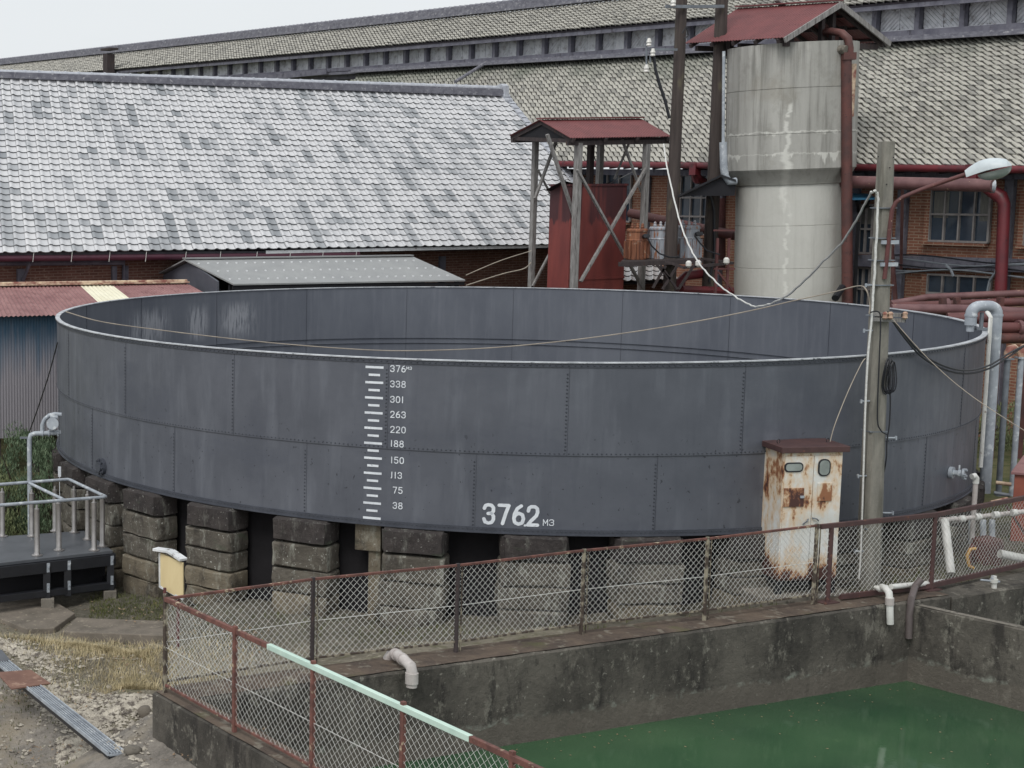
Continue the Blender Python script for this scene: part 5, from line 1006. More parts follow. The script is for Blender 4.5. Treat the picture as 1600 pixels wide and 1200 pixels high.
m = MB(); l0 = c0-bw*.04-bd*.05+Z3*z1; m.hexa([l0, l0+bw*1.2, l0+bw*1.2+bd*.9+Z3*.14, l0+bd*.9+Z3*.14, l0+Z3*.04, l0+bw*1.2+Z3*.04, l0+bw*1.2+bd*.9+Z3*.18, l0+bd*.9+Z3*.18]); m.build('sloping_lid', M['shedroof'], bx, bevel=.004)
pipe([(1556, 754, 24.2), (1580, 757, 24.1)], .03, 'shedcap', 'short tan pipe joining the orange-red box', 'pipe_stub', 'pipe stubs by the orange-red box'); pipe([(1553, 770, 23.9), (1578, 774, 23.8)], .028, 'galv_dk', 'short grey pipe below the tan one by the orange-red box', 'pipe_stub', 'pipe stubs by the orange-red box'); pipe([(1548, 785, 23.6), (1574, 779, 23.6)], .026, 'shedcap', 'short tan and grey pipe angling up near the fence rail', 'pipe_stub', 'pipe stubs by the orange-red box')
# standpipe
t = thing('standpipe', 'thin tan standpipe with white elbow cap in front of the right end of the tank', 'pipe', (P(1517, 860, 22.4)[0], 22.4, .5)); q = P(1524, 760, 22.4)
m = MB(); m.tube([vv(q[0], 22.4, .4), vv(q[0], 22.4, P(1524, 752, 22.4)[2])], .034, 10); m.build('tan_pipe', M['pvc'], t, smooth=True)
zt = P(1524, 752, 22.4)[2]; m = MB(); m.tube([vv(q[0], 22.4, zt-.03), vv(q[0], 22.4, zt+.05), vv(q[0]-.03, 22.39, zt+.08), vv(q[0]-.07, 22.38, zt+.07)], .044, 10); m.build('elbow_cap', M['pvcw'], t, smooth=True)
# white pipes behind the right fence
def wpipe(pts, r, mat, label, name='water_pipe'): q = [P(*a) for a in pts]; m = MB(); m.tube(q, r, 12); return tag(m.build(name, M[mat], smooth=True), label, 'pipe')
wpipe([(1476, 812, 21.9), (1486, 896, 21.5)], .055, 'pvcw', 'short slanting white pipe leaning behind the brown-railed fence')
t = thing('water_pipe', 'jointed white pipe lying level just under the brown fence rail', 'pipe', P(1540, 806, 22))
m = MB(); m.tube([P(1470, 812, 22), P(1500, 811, 22.2), P(1620, 797, 22.4)], .035, 10); m.build('pipe_run', M['pvc'], t, smooth=True)
for x in (1490, 1503, 1528, 1556, 1585): m = MB(); y = 811-(x-1500)*.117; m.tube([P(x-4, y+.3, 22.2), P(x+4, y-.4, 22.2)], .05, 10); m.build('joint', M['pvcw'], t, smooth=True)
for k, x in enumerate((1518, 1536, 1550)): wpipe([(x, 812, 22.5), (x, 850, 22.4)], .04, 'galv', ('left', 'middle', 'right')[k]+' of three short pale blue-grey risers behind the fence')
wpipe([(1562, 865, 21.6), (1575, 868, 21.6), (1625, 878, 21.6)], .06, 'pvcw', 'thick white pipe at the right edge just above the lower fence rail')
m = MB(); q = P(1541, 868, 22.3); m.lathe((q[0], 22.3, .45), [(.2, 0), (.21, .3), (.19, .38), (.05, .42)], 20); m.tube([P(1520, 852, 22.1), P(1514, 862, 22), P(1514, 880, 22), P(1519, 890, 22)], .03, 8); tag(m.build('pump', M['brownpipe'], smooth=True), 'rust-brown drum-shaped pump on the ground behind the fence', 'pump')
m = MB(); m.tube([P(1525, 857, 21.8), P(1516, 858, 21.8), P(1511, 868, 21.8), P(1514, 884, 21.8), P(1521, 888, 21.8)], .022, 8); M['yellow'] = simple('yellow_hose', C(206, 160, 84), C(186, 140, 70), .6, bump=0); tag(m.build('yellow_hose', M['yellow'], smooth=True), 'short curl of yellow hose beside the rusty pump', 'hose')
# pond side pipes
t = thing('pvc_spout', 'mauve-grey plastic pipe bending over the basin wall in the foreground', 'pipe', P(606, 1020, 18.4)); q = [G(606, 1036, .6), G(606, 1017, .85)]
A1 = G(608, 1030, COPZ); dn_ = wn
up = A1+Z3*.0; zc = P(620, 1021, A1[1])[2]
a = P(607, 1022, A1[1]); b = P(640, 1036, A1[1]-.55); 
m = MB(); m.tube([vv(a[0], a[1], COPZ-.1), a-Z3*.05, a+vv(.02, -.03, .0), a+vv(.06, -.08, .03), lerp(a, b, .45)+Z3*.03, lerp(a, b, .8)+Z3*.0, b+vv(.01, -.02, -.03), b+vv(.02, -.03, -.09), b+vv(.02, -.03, -.2)], .06, 14); m.build('pipe_run', M['pvc'], t, smooth=True)
m = MB(); e = b+vv(.02, -.03, -.2); m.tube([e+Z3*.1, e-Z3*.02, e-Z3*.021, e-Z3*.06], [.072, .072, .06, .06], 14); m.build('mouth_collar', M['pvc'], t, smooth=True); m = MB(); f = lerp(a, b, .3)+Z3*.03; g_ = lerp(a, b, .42)+Z3*.03; m.tube([f, g_], .068, 14); m.build('collar', M['pvc'], t, smooth=True); m = MB(); m.tube([lerp(a, b, .62)+Z3*.015, lerp(a, b, .7)+Z3*.01], .068, 14); m.build('collar', M['pvc'], t, smooth=True)
t = thing('pvc_spout', 'white plastic elbow spout hanging over the basin wall below the cabinet side', 'pipe', P(1390, 930, 20.6))
Y1 = G(1390, 937, COPZ)[1]+.02; m = MB(); m.tube([G(1475, 909, COPZ+.05), P(1392, 917, Y1)], .035, 12); m.tube([P(1388, 919, Y1-.05), P(1374, 920, Y1), P(1366, 917, Y1+.05)], [.04, .045, .02], 10); m.tube([P(1378, 917, Y1), P(1384, 920, Y1-.15), P(1389, 926, Y1-.25), P(1390, 936, Y1-.28), P(1391, 975, Y1-.28)], .042, 14); m.build('pipe_run', M['pvcw'], t, smooth=True)
m = MB(); m.tube([P(1390, 934, Y1-.28), P(1390, 945, Y1-.28)], .052, 14); m.build('collar', M['pvc'], t, smooth=True)
m = MB(); m.tube([P(x, y, G(1425, 931, COPZ)[1]-.02-.28*(i > 1)) for i, (x, y) in enumerate(((1440, 905), (1430, 916), (1424, 935), (1421, 960), (1420, 990), (1420, 997)))], .042, 12, caps=False); m.tube([P(1420, 997.5, G(1425, 931, COPZ)[1]-.3), P(1420, 996, G(1425, 931, COPZ)[1]-.3)], .035, 12); tag(m.build('drain_hose', M['hose'], smooth=True), 'grey-brown hose curving down the basin wall right of the white elbow', 'hose')
YT2 = G(1553, 906, COPZ)[1]-.3; t = thing('tap_spout', 'small white tap spout on the wall right of the hose', 'tap', P(1553, 905, YT2)); m = MB(); m.tube([P(1553, 900, YT2), P(1553, 923, YT2)], .034, 12); m.tube([P(1553, 905, YT2), P(1553, 910, YT2)], .05, 12); m.build('spout', M['pvcw'], t, smooth=True); m = MB(); m.tube([P(1532, 906, YT2), P(1562, 909, YT2)], .012, 6); m.tube([P(1551, 905, YT2), P(1553, 900, YT2)], .03, 8); m.build('handle', M['galv'], t, smooth=True)
# ================================================================== concrete pole, lamp, coil
YP = 20.95; q = P(1357, 880, YP); pb = (q[0], YP, gz(q[0], YP)-.1); pt = P(1385, 221, YP)
fp = thing('concrete_pole', 'weathered square concrete pole standing in front of the tank at the right', 'pole', pb)
def pp_(py, dx=0, dy=0):   # point on the pole axis at image height py
    c0 = vv(*pb); c0[2] = P(1357, 880, YP)[2]; lo, hi = 0, 1
    a = P(1357, 880, YP); b = pt; t_ = (880-py)/(880-221.); q = lerp(a, b, t_); return vv(q[0]+dx, q[1]+dy, q[2])
a_ = pp_(930); b_ = pp_(221); m = MB(); w0, w1 = .135, .085
def octa(c, w): return [c+vv(w*x, w*y, 0) for x, y in ((-1, -.6), (-.6, -1), (.6, -1), (1, -.6), (1, .6), (.6, 1), (-.6, 1), (-1, .6))]
L_ = [octa(lerp(a_, b_, k/10), w0+(w1-w0)*k/10) for k in range(11)]; m.add([q for r in L_ for q in r], [(i*8+j, i*8+(j+1) % 8, (i+1)*8+(j+1) % 8, (i+1)*8+j) for i in range(10) for j in range(8)]+[tuple(range(8))[::-1], tuple(range(80, 88))]); m.build('concrete_shaft', M['polecon'], fp, bevel=.004)
for py in (322, 368, 402, 440, 488, 668, 822): m = MB(); m.box(pp_(py), (.235, .235, .014)); m.build('steel_band', M['galv_dk'], fp)
for py, s in ((440, -1), (510, -1), (620, -1), (678, 1), (738, -1), (797, 1), (858, -1)): m = MB(); c_ = pp_(py, s*.12, -.08); m.tube([c_, c_+vv(s*.13, -.02, .0)], .011, 6); m.box(c_+vv(s*.12, -.02, 0), (.015, .03, .05)); m.build('step_bolt', M['galv'], fp)
for k, (x, y) in enumerate(((1366, 245), (1390, 246), (1384, 262), (1379, 288))): m = MB(); c_ = P(x+6, y, YP-.1); m.tube([c_, c_+vv(0, -.01, 0)], .008, 6); m.build('bolt_hole', M['black'], fp)
m = MB()
for py in (484, 492): c_ = pp_(py, .02, -.13); m.bar(c_+vv(-.16, 0, 0), c_+vv(.25, 0, -.02), .05, .05)
m.build('wire_bracket', M['greywood'], fp)
for dx in (-.02, .24, .05): m = MB(); c_ = pp_(486, dx, -.19); m.lathe(c_, [(.015, -.05), (.035, -.03), (.025, 0), (.035, .03), (.015, .05)], 10); m.build('insulator', M['shedcap'], fp, smooth=True)
lm = thing('street_lamp', 'street lamp with pale oval head on a curved red-brown arm from the concrete pole', 'street lamp', pp_(440, .1, -.1))
m = MB(); m.tube([P(1382, 436, YP-.12), P(1386, 400, YP-.12), P(1391, 350, YP-.14), P(1394, 328, YP-.15), P(1400, 316, YP-.17), P(1411, 308, YP-.2), P(1440, 296, YP-.3), P(1480, 282, YP-.45), P(1516, 270, YP-.6)], .027, 10); m.build('arm', M['redpipe'], lm, smooth=True)
m = MB()
for py in (374, 408): c_ = pp_(py, .05, -.12); m.bar(c_-vv(.12, 0, 0), c_+vv(.1, 0, 0), .03, .05)
m.build('arm_clamp', M['galv'], lm)
la = P(1510, 277, YP-.6); lb = P(1581, 259, YP-.85); ax = (lb-la); Lh = np.linalg.norm(ax); ax /= Lh; sx = np.cross(ax, Z3); sx /= np.linalg.norm(sx); uz = np.cross(sx, ax)
vs = []; NL, NC = 12, 10
for i in range(NL+1):
    u = i/NL; wdt = .035+.125*sin(pi*min(1, u*.56+.06))**1.3*(1 if u < .85 else sqrt(max(0, 1-((u-.85)/.15)**2))*.8+.2); hg = .055+.09*sin(pi*(.12+.8*u))
    if i == NL: wdt *= .5; hg *= .3
    for k in range(NC+1): a = pi*k/NC; vs.append(la+ax*(Lh*u)+sx*wdt*cos(a)+uz*(hg*sin(a)+.02*sin(pi*u)))
fs = [(i*(NC+1)+k, i*(NC+1)+k+1, (i+1)*(NC+1)+k+1, (i+1)*(NC+1)+k) for i in range(NL) for k in range(NC)]
m = MB(); m.add(vs, fs); m.add([v for v in vs], [tuple(i*(NC+1) for i in range(NL+1))+tuple(i*(NC+1)+NC for i in range(NL, -1, -1))]); m.build('lamp_shell', M['lamphead'], lm, smooth=True)
m = MB(); c_ = la+ax*Lh*.62-uz*.005; m.add([c_+ax*(.19*cos(a)*cos(e))+sx*(.115*sin(a)*cos(e))-uz*(.115*sin(e)) for e in [0, .3, .6, .9, 1.2, 1.5] for a in [2*pi*k/20 for k in range(20)]], [(i*20+k, i*20+(k+1) % 20, (i+1)*20+(k+1) % 20, (i+1)*20+k) for i in range(5) for k in range(20)]+[tuple(range(100, 120))]); m.build('lamp_bowl', M['lens'], lm, smooth=True)
# cables
def cable(pts, r, mat, label, n=5, wob=0, sub=6):
    q = []; Q = [P(*a) for a in pts]
    for i in range(len(Q)-1):
        p0 = Q[max(i-1, 0)]; p1_, p2_ = Q[i], Q[i+1]; p3 = Q[min(i+2, len(Q)-1)]
        for k in range(sub): t = k/sub; q.append(.5*((2*p1_)+(-p0+p2_)*t+(2*p0-5*p1_+4*p2_-p3)*t*t+(-p0+3*p1_-3*p2_+p3)*t**3)+(vv(0, random.uniform(-wob, wob), random.uniform(-wob, wob)) if wob else 0))
    q.append(Q[-1]); m = MB(); m.tube(q, r, n); return tag(m.build('hanging_cable', M[mat], smooth=True), label, 'cable')
cp = [(1037, 225), (1043, 265), (1052, 305), (1065, 355), (1080, 390), (1095, 415), (1115, 437), (1140, 458), (1165, 473), (1185, 479), (1215, 470), (1245, 450), (1275, 420), (1310, 385), (1335, 350), (1354, 312), (1363, 300)]
cable([(x, y, 36.3+(20.75-36.3)*(i/(len(cp)-1))) for i, (x, y) in enumerate(cp)]+[(1369, 300, 20.75), (1372, 318, 20.75), (1368, 400, 20.75), (1364, 470, 20.76)], .016, 'whitecable', 'thick white wrapped cable sagging from the shelter across the tower to the pole', wob=.012)
cable([(x, y, 20.74) for x, y in ((1364, 470), (1362, 500), (1356, 560), (1352, 640), (1349, 740), (1345, 860), (1342, 905))], .014, 'whitecable', 'white conduit strapped down the left side of the concrete pole')
cp = [(103, 487), (160, 503), (260, 517), (360, 529), (450, 538), (560, 546), (640, 548), (760, 544), (880, 533), (1000, 517), (1100, 500), (1180, 484), (1240, 470), (1300, 457), (1340, 447), (1353, 452), (1359, 475), (1358, 490)]
cable([(x, y, 27.2+(20.8-27.2)*min(1, i/15.)) for i, (x, y) in enumerate(cp)], .0085, 'beigecable', 'thin beige cable sagging right across the inside of the tank')
cable([(1384, 486, 20.8), (1450, 560, 20.4), (1520, 620, 20), (1620, 685, 19.4)], .005, 'beigecable', 'thin taut grey wire slanting down from the pole to the right edge')
for k, dy in enumerate((0, 5)): cable([(x, y+dy*(1 if 1400 < x < 1590 else .2), 20.8+(24-20.8)*i/8) for i, (x, y) in enumerate(((1386, 487), (1410, 518), (1440, 552), (1475, 572), (1510, 579), (1545, 571), (1575, 553), (1600, 540), (1625, 530)))], .014, 'blackcable', ('upper', 'lower')[k]+' of two black cables looping from the pole past the gooseneck')
cable([(1352, 560, 20.75), (1345, 570, 20.72), (1325, 612, 20.6), (1305, 662, 20.5), (1297, 690, 20.45)], .0065, 'beigecable', 'thin beige wire running from the pole down to the cabinet top')
cable([(1360, 488, 20.7), (1372, 487, 20.7), (1376, 500, 20.7), (1374, 560, 20.72), (1371, 650, 20.74), (1376, 672, 20.75), (1386, 679, 20.8)], .009, 'blackcable', 'single black cable running down the front of the concrete pole')
cable([(1386, 560, 20.85), (1391, 620, 20.85), (1390, 660, 20.85), (1386, 690, 20.85), (1385, 715, 20.85), (1381, 738, 20.9), (1374, 749, 20.9)], .009, 'blackcable', 'black cable tail hanging below the coil on the pole')
m = MB()
for k in range(7):
    r0 = random.uniform(.1, .13); hh_ = random.uniform(.4, .5); c_ = P(1387, 590, 20.8)+vv(random.uniform(-.02, .02), random.uniform(-.03, .03), .0); m.tube([c_+vv(r0*.45*cos(a)+.02*k*.3, .02*sin(2*a), hh_*.5*sin(a)*(1 if sin(a) > 0 else .9)) for a in [2*pi*i/20 for i in range(21)]], .009, 5, caps=False)
tag(m.build('cable_coil', M['blackcable'], smooth=True), 'coil of black cable hung on the right side of the concrete pole', 'cable coil')
cable([(90, 535, 27.5), (75, 590, 29), (55, 650, 30.5), (40, 690, 31.5)], .012, 'blackcable', 'thin dark wire slanting down in front of the blue shed wall')
cable([(728, 430, 37), (780, 408, 37.2), (830, 392, 37.4)], .01, 'beigecable', 'upper thin pale wire from the grey canopy up to the shelter post'); cable([(728, 446, 37), (785, 428, 37.2), (818, 420, 37.4), (830, 410, 37.4)], .012, 'beigecable', 'lower thin pale wire from the grey canopy to the shelter post')
# ================================================================== rusty switch cabinet
YC = 20.25; q0 = P(1215, 905, YC); q1 = P(1310, 905, YC); zb_ = P(1250, 908, YC)[2]; zt_ = P(1250, 707, YC)[2]; cw = (q1-q0)[0]/cos(.05); fx = n2(1, .08); fy = n2(-.08, 1)*1.0
dpt = .5
# depth from the visible left side
cb = thing('switch_cabinet', 'tall rusty white electrical cabinet with brown lid in front of the tank', 'cabinet', (q0[0], YC, zb_-.2))
bl = vv(q0[0], YC, zb_); br = bl+fx*cw
sidev = P(1184.5, 905, YC+.55)-bl; sidev[2] = 0; HH = zt_-zb_
m = MB(); m.prism([bl+fx*.0, bl+sidev, bl+sidev+fx*cw, br], (0, 0, HH)); m.build('cabinet_body', M['cab_side'], cb, bevel=.008)
DR = []; fn = np.cross(fx, Z3); fn = fn if fn[1] < 0 else -fn
for k, (u0, u1) in enumerate(((.015, .5), (.51, .985))): m = MB(); a = bl+fx*cw*u0+fn*.004+Z3*.03; b = bl+fx*cw*u1+fn*.004+Z3*.03; m.prism([a, b, b+Z3*(HH-.08), a+Z3*(HH-.08)], fn*.014); d_ = m.build('door', M['cab'], cb, bevel=.003); DR.append(d_); tag(d_, label='rust-bitten left door' if k == 0 else 'cleaner white right door')
def rrect(c, w, h, r, n=5): return [c+fx*(sx_*(w/2-r)+r*cos(a))+Z3*(sy_*(h/2-r)+r*sin(a)) for sx_, sy_, a0 in ((1, 1, 0), (-1, 1, pi/2), (-1, -1, pi), (1, -1, 3*pi/2)) for a in [a0+pi/2*i/n for i in range(n+1)]]
def onf(px, py): return hit(px, py, (bl+fn*.018)*vv(1, 1, 0), fn*-1, 0)
for (px, py, w, h) in ((1240, 730, .25, .125), (1287.5, 730.5, .165, .225)):
    c_ = onf(px, py); m = MB(); m.prism(rrect(c_, w, h, min(w, h)*.42), fn*.012); fo = m.build('window', M['blackcable'], cb); m = MB(); m.prism(rrect(c_+fn*.0125, w-.035, h-.035, (min(w, h)-.035)*.42), fn*.003); m.build('pane', M['glassgreen'] if 'glassgreen' in M else M['lens'], fo)
m = MB(); c_ = onf(1239.5, 777); m.box(c_+fn*.008, (.27, .012, .245), (fx, fn, Z3)); m.build('rusted_plate', M['cab_rust'], cb, bevel=.002)
m = MB(); c_ = onf(1288, 768.5); m.box(c_+fn*.008, (.19, .012, .235), (fx, fn, Z3)); m.build('tan_plate', M['cab_tan'], cb, bevel=.002)
for a, b in (((1254, 819), (1262, 811)), ((1268, 809), (1278, 813)),): m = MB(); m.tube([onf(*a)+fn*.01, onf((a[0]+b[0])/2, (a[1]+b[1])/2-1.5)+fn*.045, onf(*b)+fn*.01], .009, 6); m.build('handle', M['galv_dk'], DR[0 if a[0] < 1265 else 1])
m = MB(); m.box(onf(1252, 776)+fn*.02, (.05, .02, .03), (fx, fn, Z3)); m.build('latch', M['galv'], cb)
m = MB(); ov = .06; c0 = bl+Z3*HH; sv = sidev/np.linalg.norm(sidev); m.prism([c0-fx*ov+fn*ov, c0+sidev-fx*ov+sv*ov, c0+sidev+fx*(cw+ov)+sv*ov, c0+fx*(cw+ov)+fn*ov], (0, 0, .075)); m.build('lid', M['brown_rail'], cb, bevel=.006)
for px in (1200, 1292): c_ = P(px, 702, YC+.3); m = MB(); m.tube([c0+fx*(.05 if px == 1200 else .72)+sidev*.5+Z3*(.08+.03*sin(a)+.02)+fx*.02*cos(a) for a in [2*pi*i/10 for i in range(11)]], .005, 5, caps=False); m.build('lifting_eye', M['darksteel'], cb)
m = MB()
for u in (.04, .96):
    for v in (.1, .9): q = bl+fx*cw*u+sidev*v; m.box(vv(q[0], q[1], zb_-.1), (.07, .07, .22))
m.box((bl+fx*cw*.5+sidev*.5)-Z3*.06, (cw*.9, .4, .05), (fx, fy, Z3)); m.build('leg', M['darksteel'], cb)
m = MB(); c_ = (bl+fx*cw*.5+sidev*.5); m.box(vv(c_[0]-.05, c_[1]+.05, zb_-.33), (cw+.5, .75, .3), (fx, fy, Z3)); tag(m.build('cabinet_plinth', M['plinth'], bevel=.02), 'rough concrete plinth under the rusty white cabinet', 'plinth')
# ================================================================== left foreground: platform, board, slabs, drain
DZ = .35; pl = thing('viewing_platform', 'dark steel viewing deck with stainless handrail at the left edge', 'platform', G(100, 930, -.4))
fR = G(176, 860, DZ); fL = G(-40, 884, DZ); bR = G(131, 829, DZ); bL = G(-40, 841, DZ)
m = MB(); m.prism([fL, fR, bR, bL], (0, 0, -.05)); m.build('deck', M['deck'], pl, bevel=.005)
ux = (fR-fL)/np.linalg.norm(fR-fL); m = MB(); zg_ = gz(fR[0], fR[1])
for z, h in ((DZ-.14, .17), (-.19, .1)): m.bar(vv(fL[0], fL[1], z), vv(fR[0], fR[1], z), .1, h); m.bar(vv(fR[0], fR[1], z), vv(bR[0], bR[1], z), .1, h)
for px in (71, 104, 173): q = G(px, 880, DZ-.1); q = lerp(fL, fR, ((px-59)/FPX*fR[1]-fL[0])/(fR[0]-fL[0])+.0); m.box(vv(q[0], q[1], -.02), (.11, .11, .5))
m.box(vv(bR[0], bR[1], 0), (.1, .1, .6)); m.build('steel_frame', M['darksteel'], pl, bevel=.004)
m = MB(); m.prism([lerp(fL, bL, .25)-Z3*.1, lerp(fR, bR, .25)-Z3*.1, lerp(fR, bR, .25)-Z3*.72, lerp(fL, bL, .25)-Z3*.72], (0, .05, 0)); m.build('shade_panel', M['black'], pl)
fyv = -vv(-ux[1], ux[0], 0)
for px in (71, 104, 173):
    for z in (.21, -.1): q = lerp(fL, fR, ((px-59)/FPX*fR[1]-fL[0])/(fR[0]-fL[0])); m = MB(); m.box(vv(q[0], q[1], z)+fyv*.062, (.05, .012, .14), (ux, fyv, Z3)); m.tube([vv(q[0], q[1], z)+fyv*.06, vv(q[0], q[1], z)+fyv*.08], .012, 6); m.build('fish_plate', M['galv'], pl)
for px in (72, 172): q = lerp(fL, fR, ((px-59)/FPX*fR[1]-fL[0])/(fR[0]-fL[0])); m = MB(); m.box(vv(q[0], q[1], -.38), (.2, .2, .24)); m.build('concrete_foot', M['plinth'], pl, bevel=.01)
RH = .74
posts_ = [(4, 838, .72), (50, 838, .70), (58, 868, .72), (86, 830, .68), (92, 860, .74), (116, 832, .70), (137, 843, .72), (147, 860, .75), (160, 854, .76)]
for px, py, h in posts_:
    q = G(px, py, DZ+.002); m = MB(); m.lathe(q, [(.085, 0), (.085, .012), (.055, .02), (.042, .05), (.042, h), (.024, h+.01), (.018, h+.06)], 14); m.build('handrail_post', M['stainless'], pl, smooth=True)
def rz(px, py): return G(px, py, DZ+.80)
for pts_ in ([(-60, 761), (0, 757), (106, 749), (110, 750), (165, 776), (160, 777), (-60, 794)], [(46, 755), (98, 780)]): m = MB(); m.tube([rz(*a) for a in pts_], .026, 10); m.build('handrail', M['stainless_rail'] if 'stainless_rail' in M else M['galv'], pl, smooth=True)
m = MB(); q = P(93, 737, 26.2); m.box(q, (.05, .02, .17)); q_ = vv(q[0], q[1], q[2]-.5); m.tube([q_, q], .006, 5); tag(m.build('small_tag_sign', M['white']), 'tiny white label plate on a rod at the left edge of the tank', 'sign')
# notice board (its back faces us)
YB = 20.6; t = thing('notice_board', 'cream notice board with bent white cap, leaning at the corner of the fence', 'notice board', (P(268, 1040, YB)[0], YB, -.5))
bp = [P(249.5, 864, YB+.35), P(285.5, 880, YB), P(286, 936, YB), P(262, 925, YB+.2), P(250, 914, YB+.35)]
m = MB(); m.prism(bp, vv(.02, .04, 0)); m.build('board', M['cream'], t, bevel=.004)
m = MB(); cpq = [P(243, 858.5, YB+.37), P(267, 862, YB+.2), P(287, 875.5, YB-.02)]
for a, b in zip(cpq[:-1], cpq[1:]): m.bar(a+vv(0, .03, 0), b+vv(0, .03, 0), .13, .035)
m.build('cap', M['tinwhite'], t, bevel=.004)
m = MB(); m.bar(bp[0]+Z3*.0, bp[4]-Z3*.03, .02, .03); m.bar(bp[4]-Z3*.02, bp[2]-Z3*.0, .02, .03); m.build('edge_strip', M['tinwhite'], t)
m = MB()
for px in (258, 279): q = P(px, 920, YB+.1); m.tube([vv(q[0], q[1]+.05, -.6), q+vv(0, .05, 0)], .022, 8)
m.build('leg', M['redpipe'], t)
# slabs
def slab(pts, th, label):
    q = [GG(*p_) for p_ in pts]; z = max(a[2] for a in q); m = MB(); q = [vv(a[0], a[1], a[2]+th-.05) for a in q]; m.prism(q, (0, 0, -th-.1)); return tag(m.build('concrete_slab', M['slab'], bevel=.012), label, 'concrete slab')
slab([(-30, 936), (52, 927), (117, 966), (84, 990), (42, 991), (-30, 962)], .13, 'broad weathered concrete slab on the grass in front of the platform')
slab([(119, 970), (275, 976), (275, 999), (95, 992)], .1, 'long narrow concrete slab lying between the broad slab and the fence')
# drain channel
dr = thing('drain_channel', 'narrow steel drain channel with white edges crossing the gravel at lower left', 'drain', GG(100, 1110)*vv(1, 1, 1))
def dstrip(m, x0, y0, x1, y1, w, h, dz=0.): a, b = GG(x0, y0)+Z3*(.02+dz), GG(x1, y1)+Z3*(.02+dz); m.bar(a, b, w, h)
m = MB(); dstrip(m, 0, 1036, 182, 1182, .17, .06, -.03); m.build('channel_bed', M['darksteel'], dr)
m = MB(); a, b = GG(1, 1036), GG(182, 1182); d = (b-a)/np.linalg.norm(b-a); s_ = vv(d[1], -d[0], 0); s_ /= np.linalg.norm(s_)
for w in (-.09, .09): m.bar(a+s_*w+Z3*.035, b+s_*w+Z3*.035, .018, .04)
m.build('white_edge', M['galv'], dr)
m = MB()
for w in (-.05, -.017, .017, .05): m.bar(a+s_*w+Z3*.03, b+s_*w+Z3*.03, .012, .03)
for k in range(24): q = lerp(a, b, k/23.); m.bar(q-s_*.08+Z3*.02, q+s_*.08+Z3*.02, .012, .02)
m.build('grate_bars', M['galv'], dr)
zc_ = GG(1, 1036)[2]*.75+GG(182, 1182)[2]*.25+.1; m = MB(); q = [G(*p_, zc_) for p_ in ((-6, 1052), (48, 1048), (79, 1069), (18, 1078))]; m.prism(q, (0, 0, .015)); tag(m.build('rusty_plate', M['rustplate'] if 'rustplate' in M else M['shedroof']), 'flat rusty brown steel plate bridging the drain channel', 'steel plate')
m = MB(); q = [GG(*p_)+Z3*.06 for p_ in ((-20, 1020), (3, 1024), (16, 1040), (-20, 1046))]; m.prism(q, (0, 0, .02)); tag(m.build('dark_plate', M['deck']), 'dark plate at the far left end of the drain channel', 'steel plate')
def rock(q, r, sq, m):
    n = 8; b = len(m.v); vs = []
    for i in range(1, 5):
        e = -pi/2+pi*i/5
        for k in range(n): a = 2*pi*k/n; s = random.uniform(.88, 1.1); vs.append(q+vv(r[0]*cos(a)*cos(e)*s, r[1]*sin(a)*cos(e)*s, r[2]*sin(e)*s))
    m.add(vs, [(i*n+k, i*n+(k+1) % n, (i+1)*n+(k+1) % n, (i+1)*n+k) for i in range(3) for k in range(n)]+[tuple(range(n))[::-1], tuple(range(3*n, 4*n))])
m = MB(); rock(GG(207, 1177)+Z3*.03, (.1, .08, .06), 1, m); tag(m.build('rounded_stone', M['plinth'], smooth='all'), 'rounded pale stone at the lower end of the drain channel', 'stone')
m = MB(); rock(GG(226, 1118)+Z3*.04, (.1, .1, .09), 1, m); tag(m.build('rounded_stone', M['slab'], smooth='all'), 'brown lump of stone against the basin wall corner', 'stone')
# gravel, leaves, dry grass, moss
m = MB()
def stone_at(q, r):
    t_ = random.uniform(0, 2*pi); s = [random.uniform(.6, 1.25) for _ in range(6)]; c_, s2 = cos(t_), sin(t_)
    pts_ = [(s[0], 0, 0), (0, s[1], 0), (-s[2], 0, 0), (0, -s[3], 0), (0, 0, s[4]*.6), (0, 0, -.5)]
    m.add([q+vv(r*(x*c_-y*s2), r*(x*s2+y*c_), r*z) for x, y, z in pts_], [(0, 1, 4), (1, 2, 4), (2, 3, 4), (3, 0, 4), (1, 0, 5), (2, 1, 5), (3, 2, 5), (0, 3, 5)])
cnt = 0
dl0, dl1 = vv(0, 1030), vv(182, 1184)
while cnt < 8000:
    x, y = random.uniform(-5, 238), random.uniform(1000, 1205); u = (x*(182)+ (y-1030)*154)/(182**2+154**2); dist = (x*154-(y-1030)*182)/math.hypot(154, 182)
    pr_ = math.exp(-((dist-4)/32)**2) if dist > 0 else math.exp(-((dist)/14)**2)
    if dist > 12 and x > 90 and y > 1085: pr_ = max(pr_, .75)
    if (y > 1150 or x > 190) and x > 90 and y > 1090: pr_ = 1
    if abs(dist) < 6 and y < 1186: pr_ *= .12
    if random.random() > pr_: 
        if random.random() > .02: continue
    q = G(x, y, -.8); q = G(x, y, gz(q[0], q[1])); q = G(x, y, gz(q[0], q[1])); q[2] = gz(q[0], q[1])+.005; stone_at(q, random.choice((.012, .016, .02, .026, .035, .045))); cnt += 1
tag(m.build('gravel', M['gravel'], fix=False), kind='stuff')
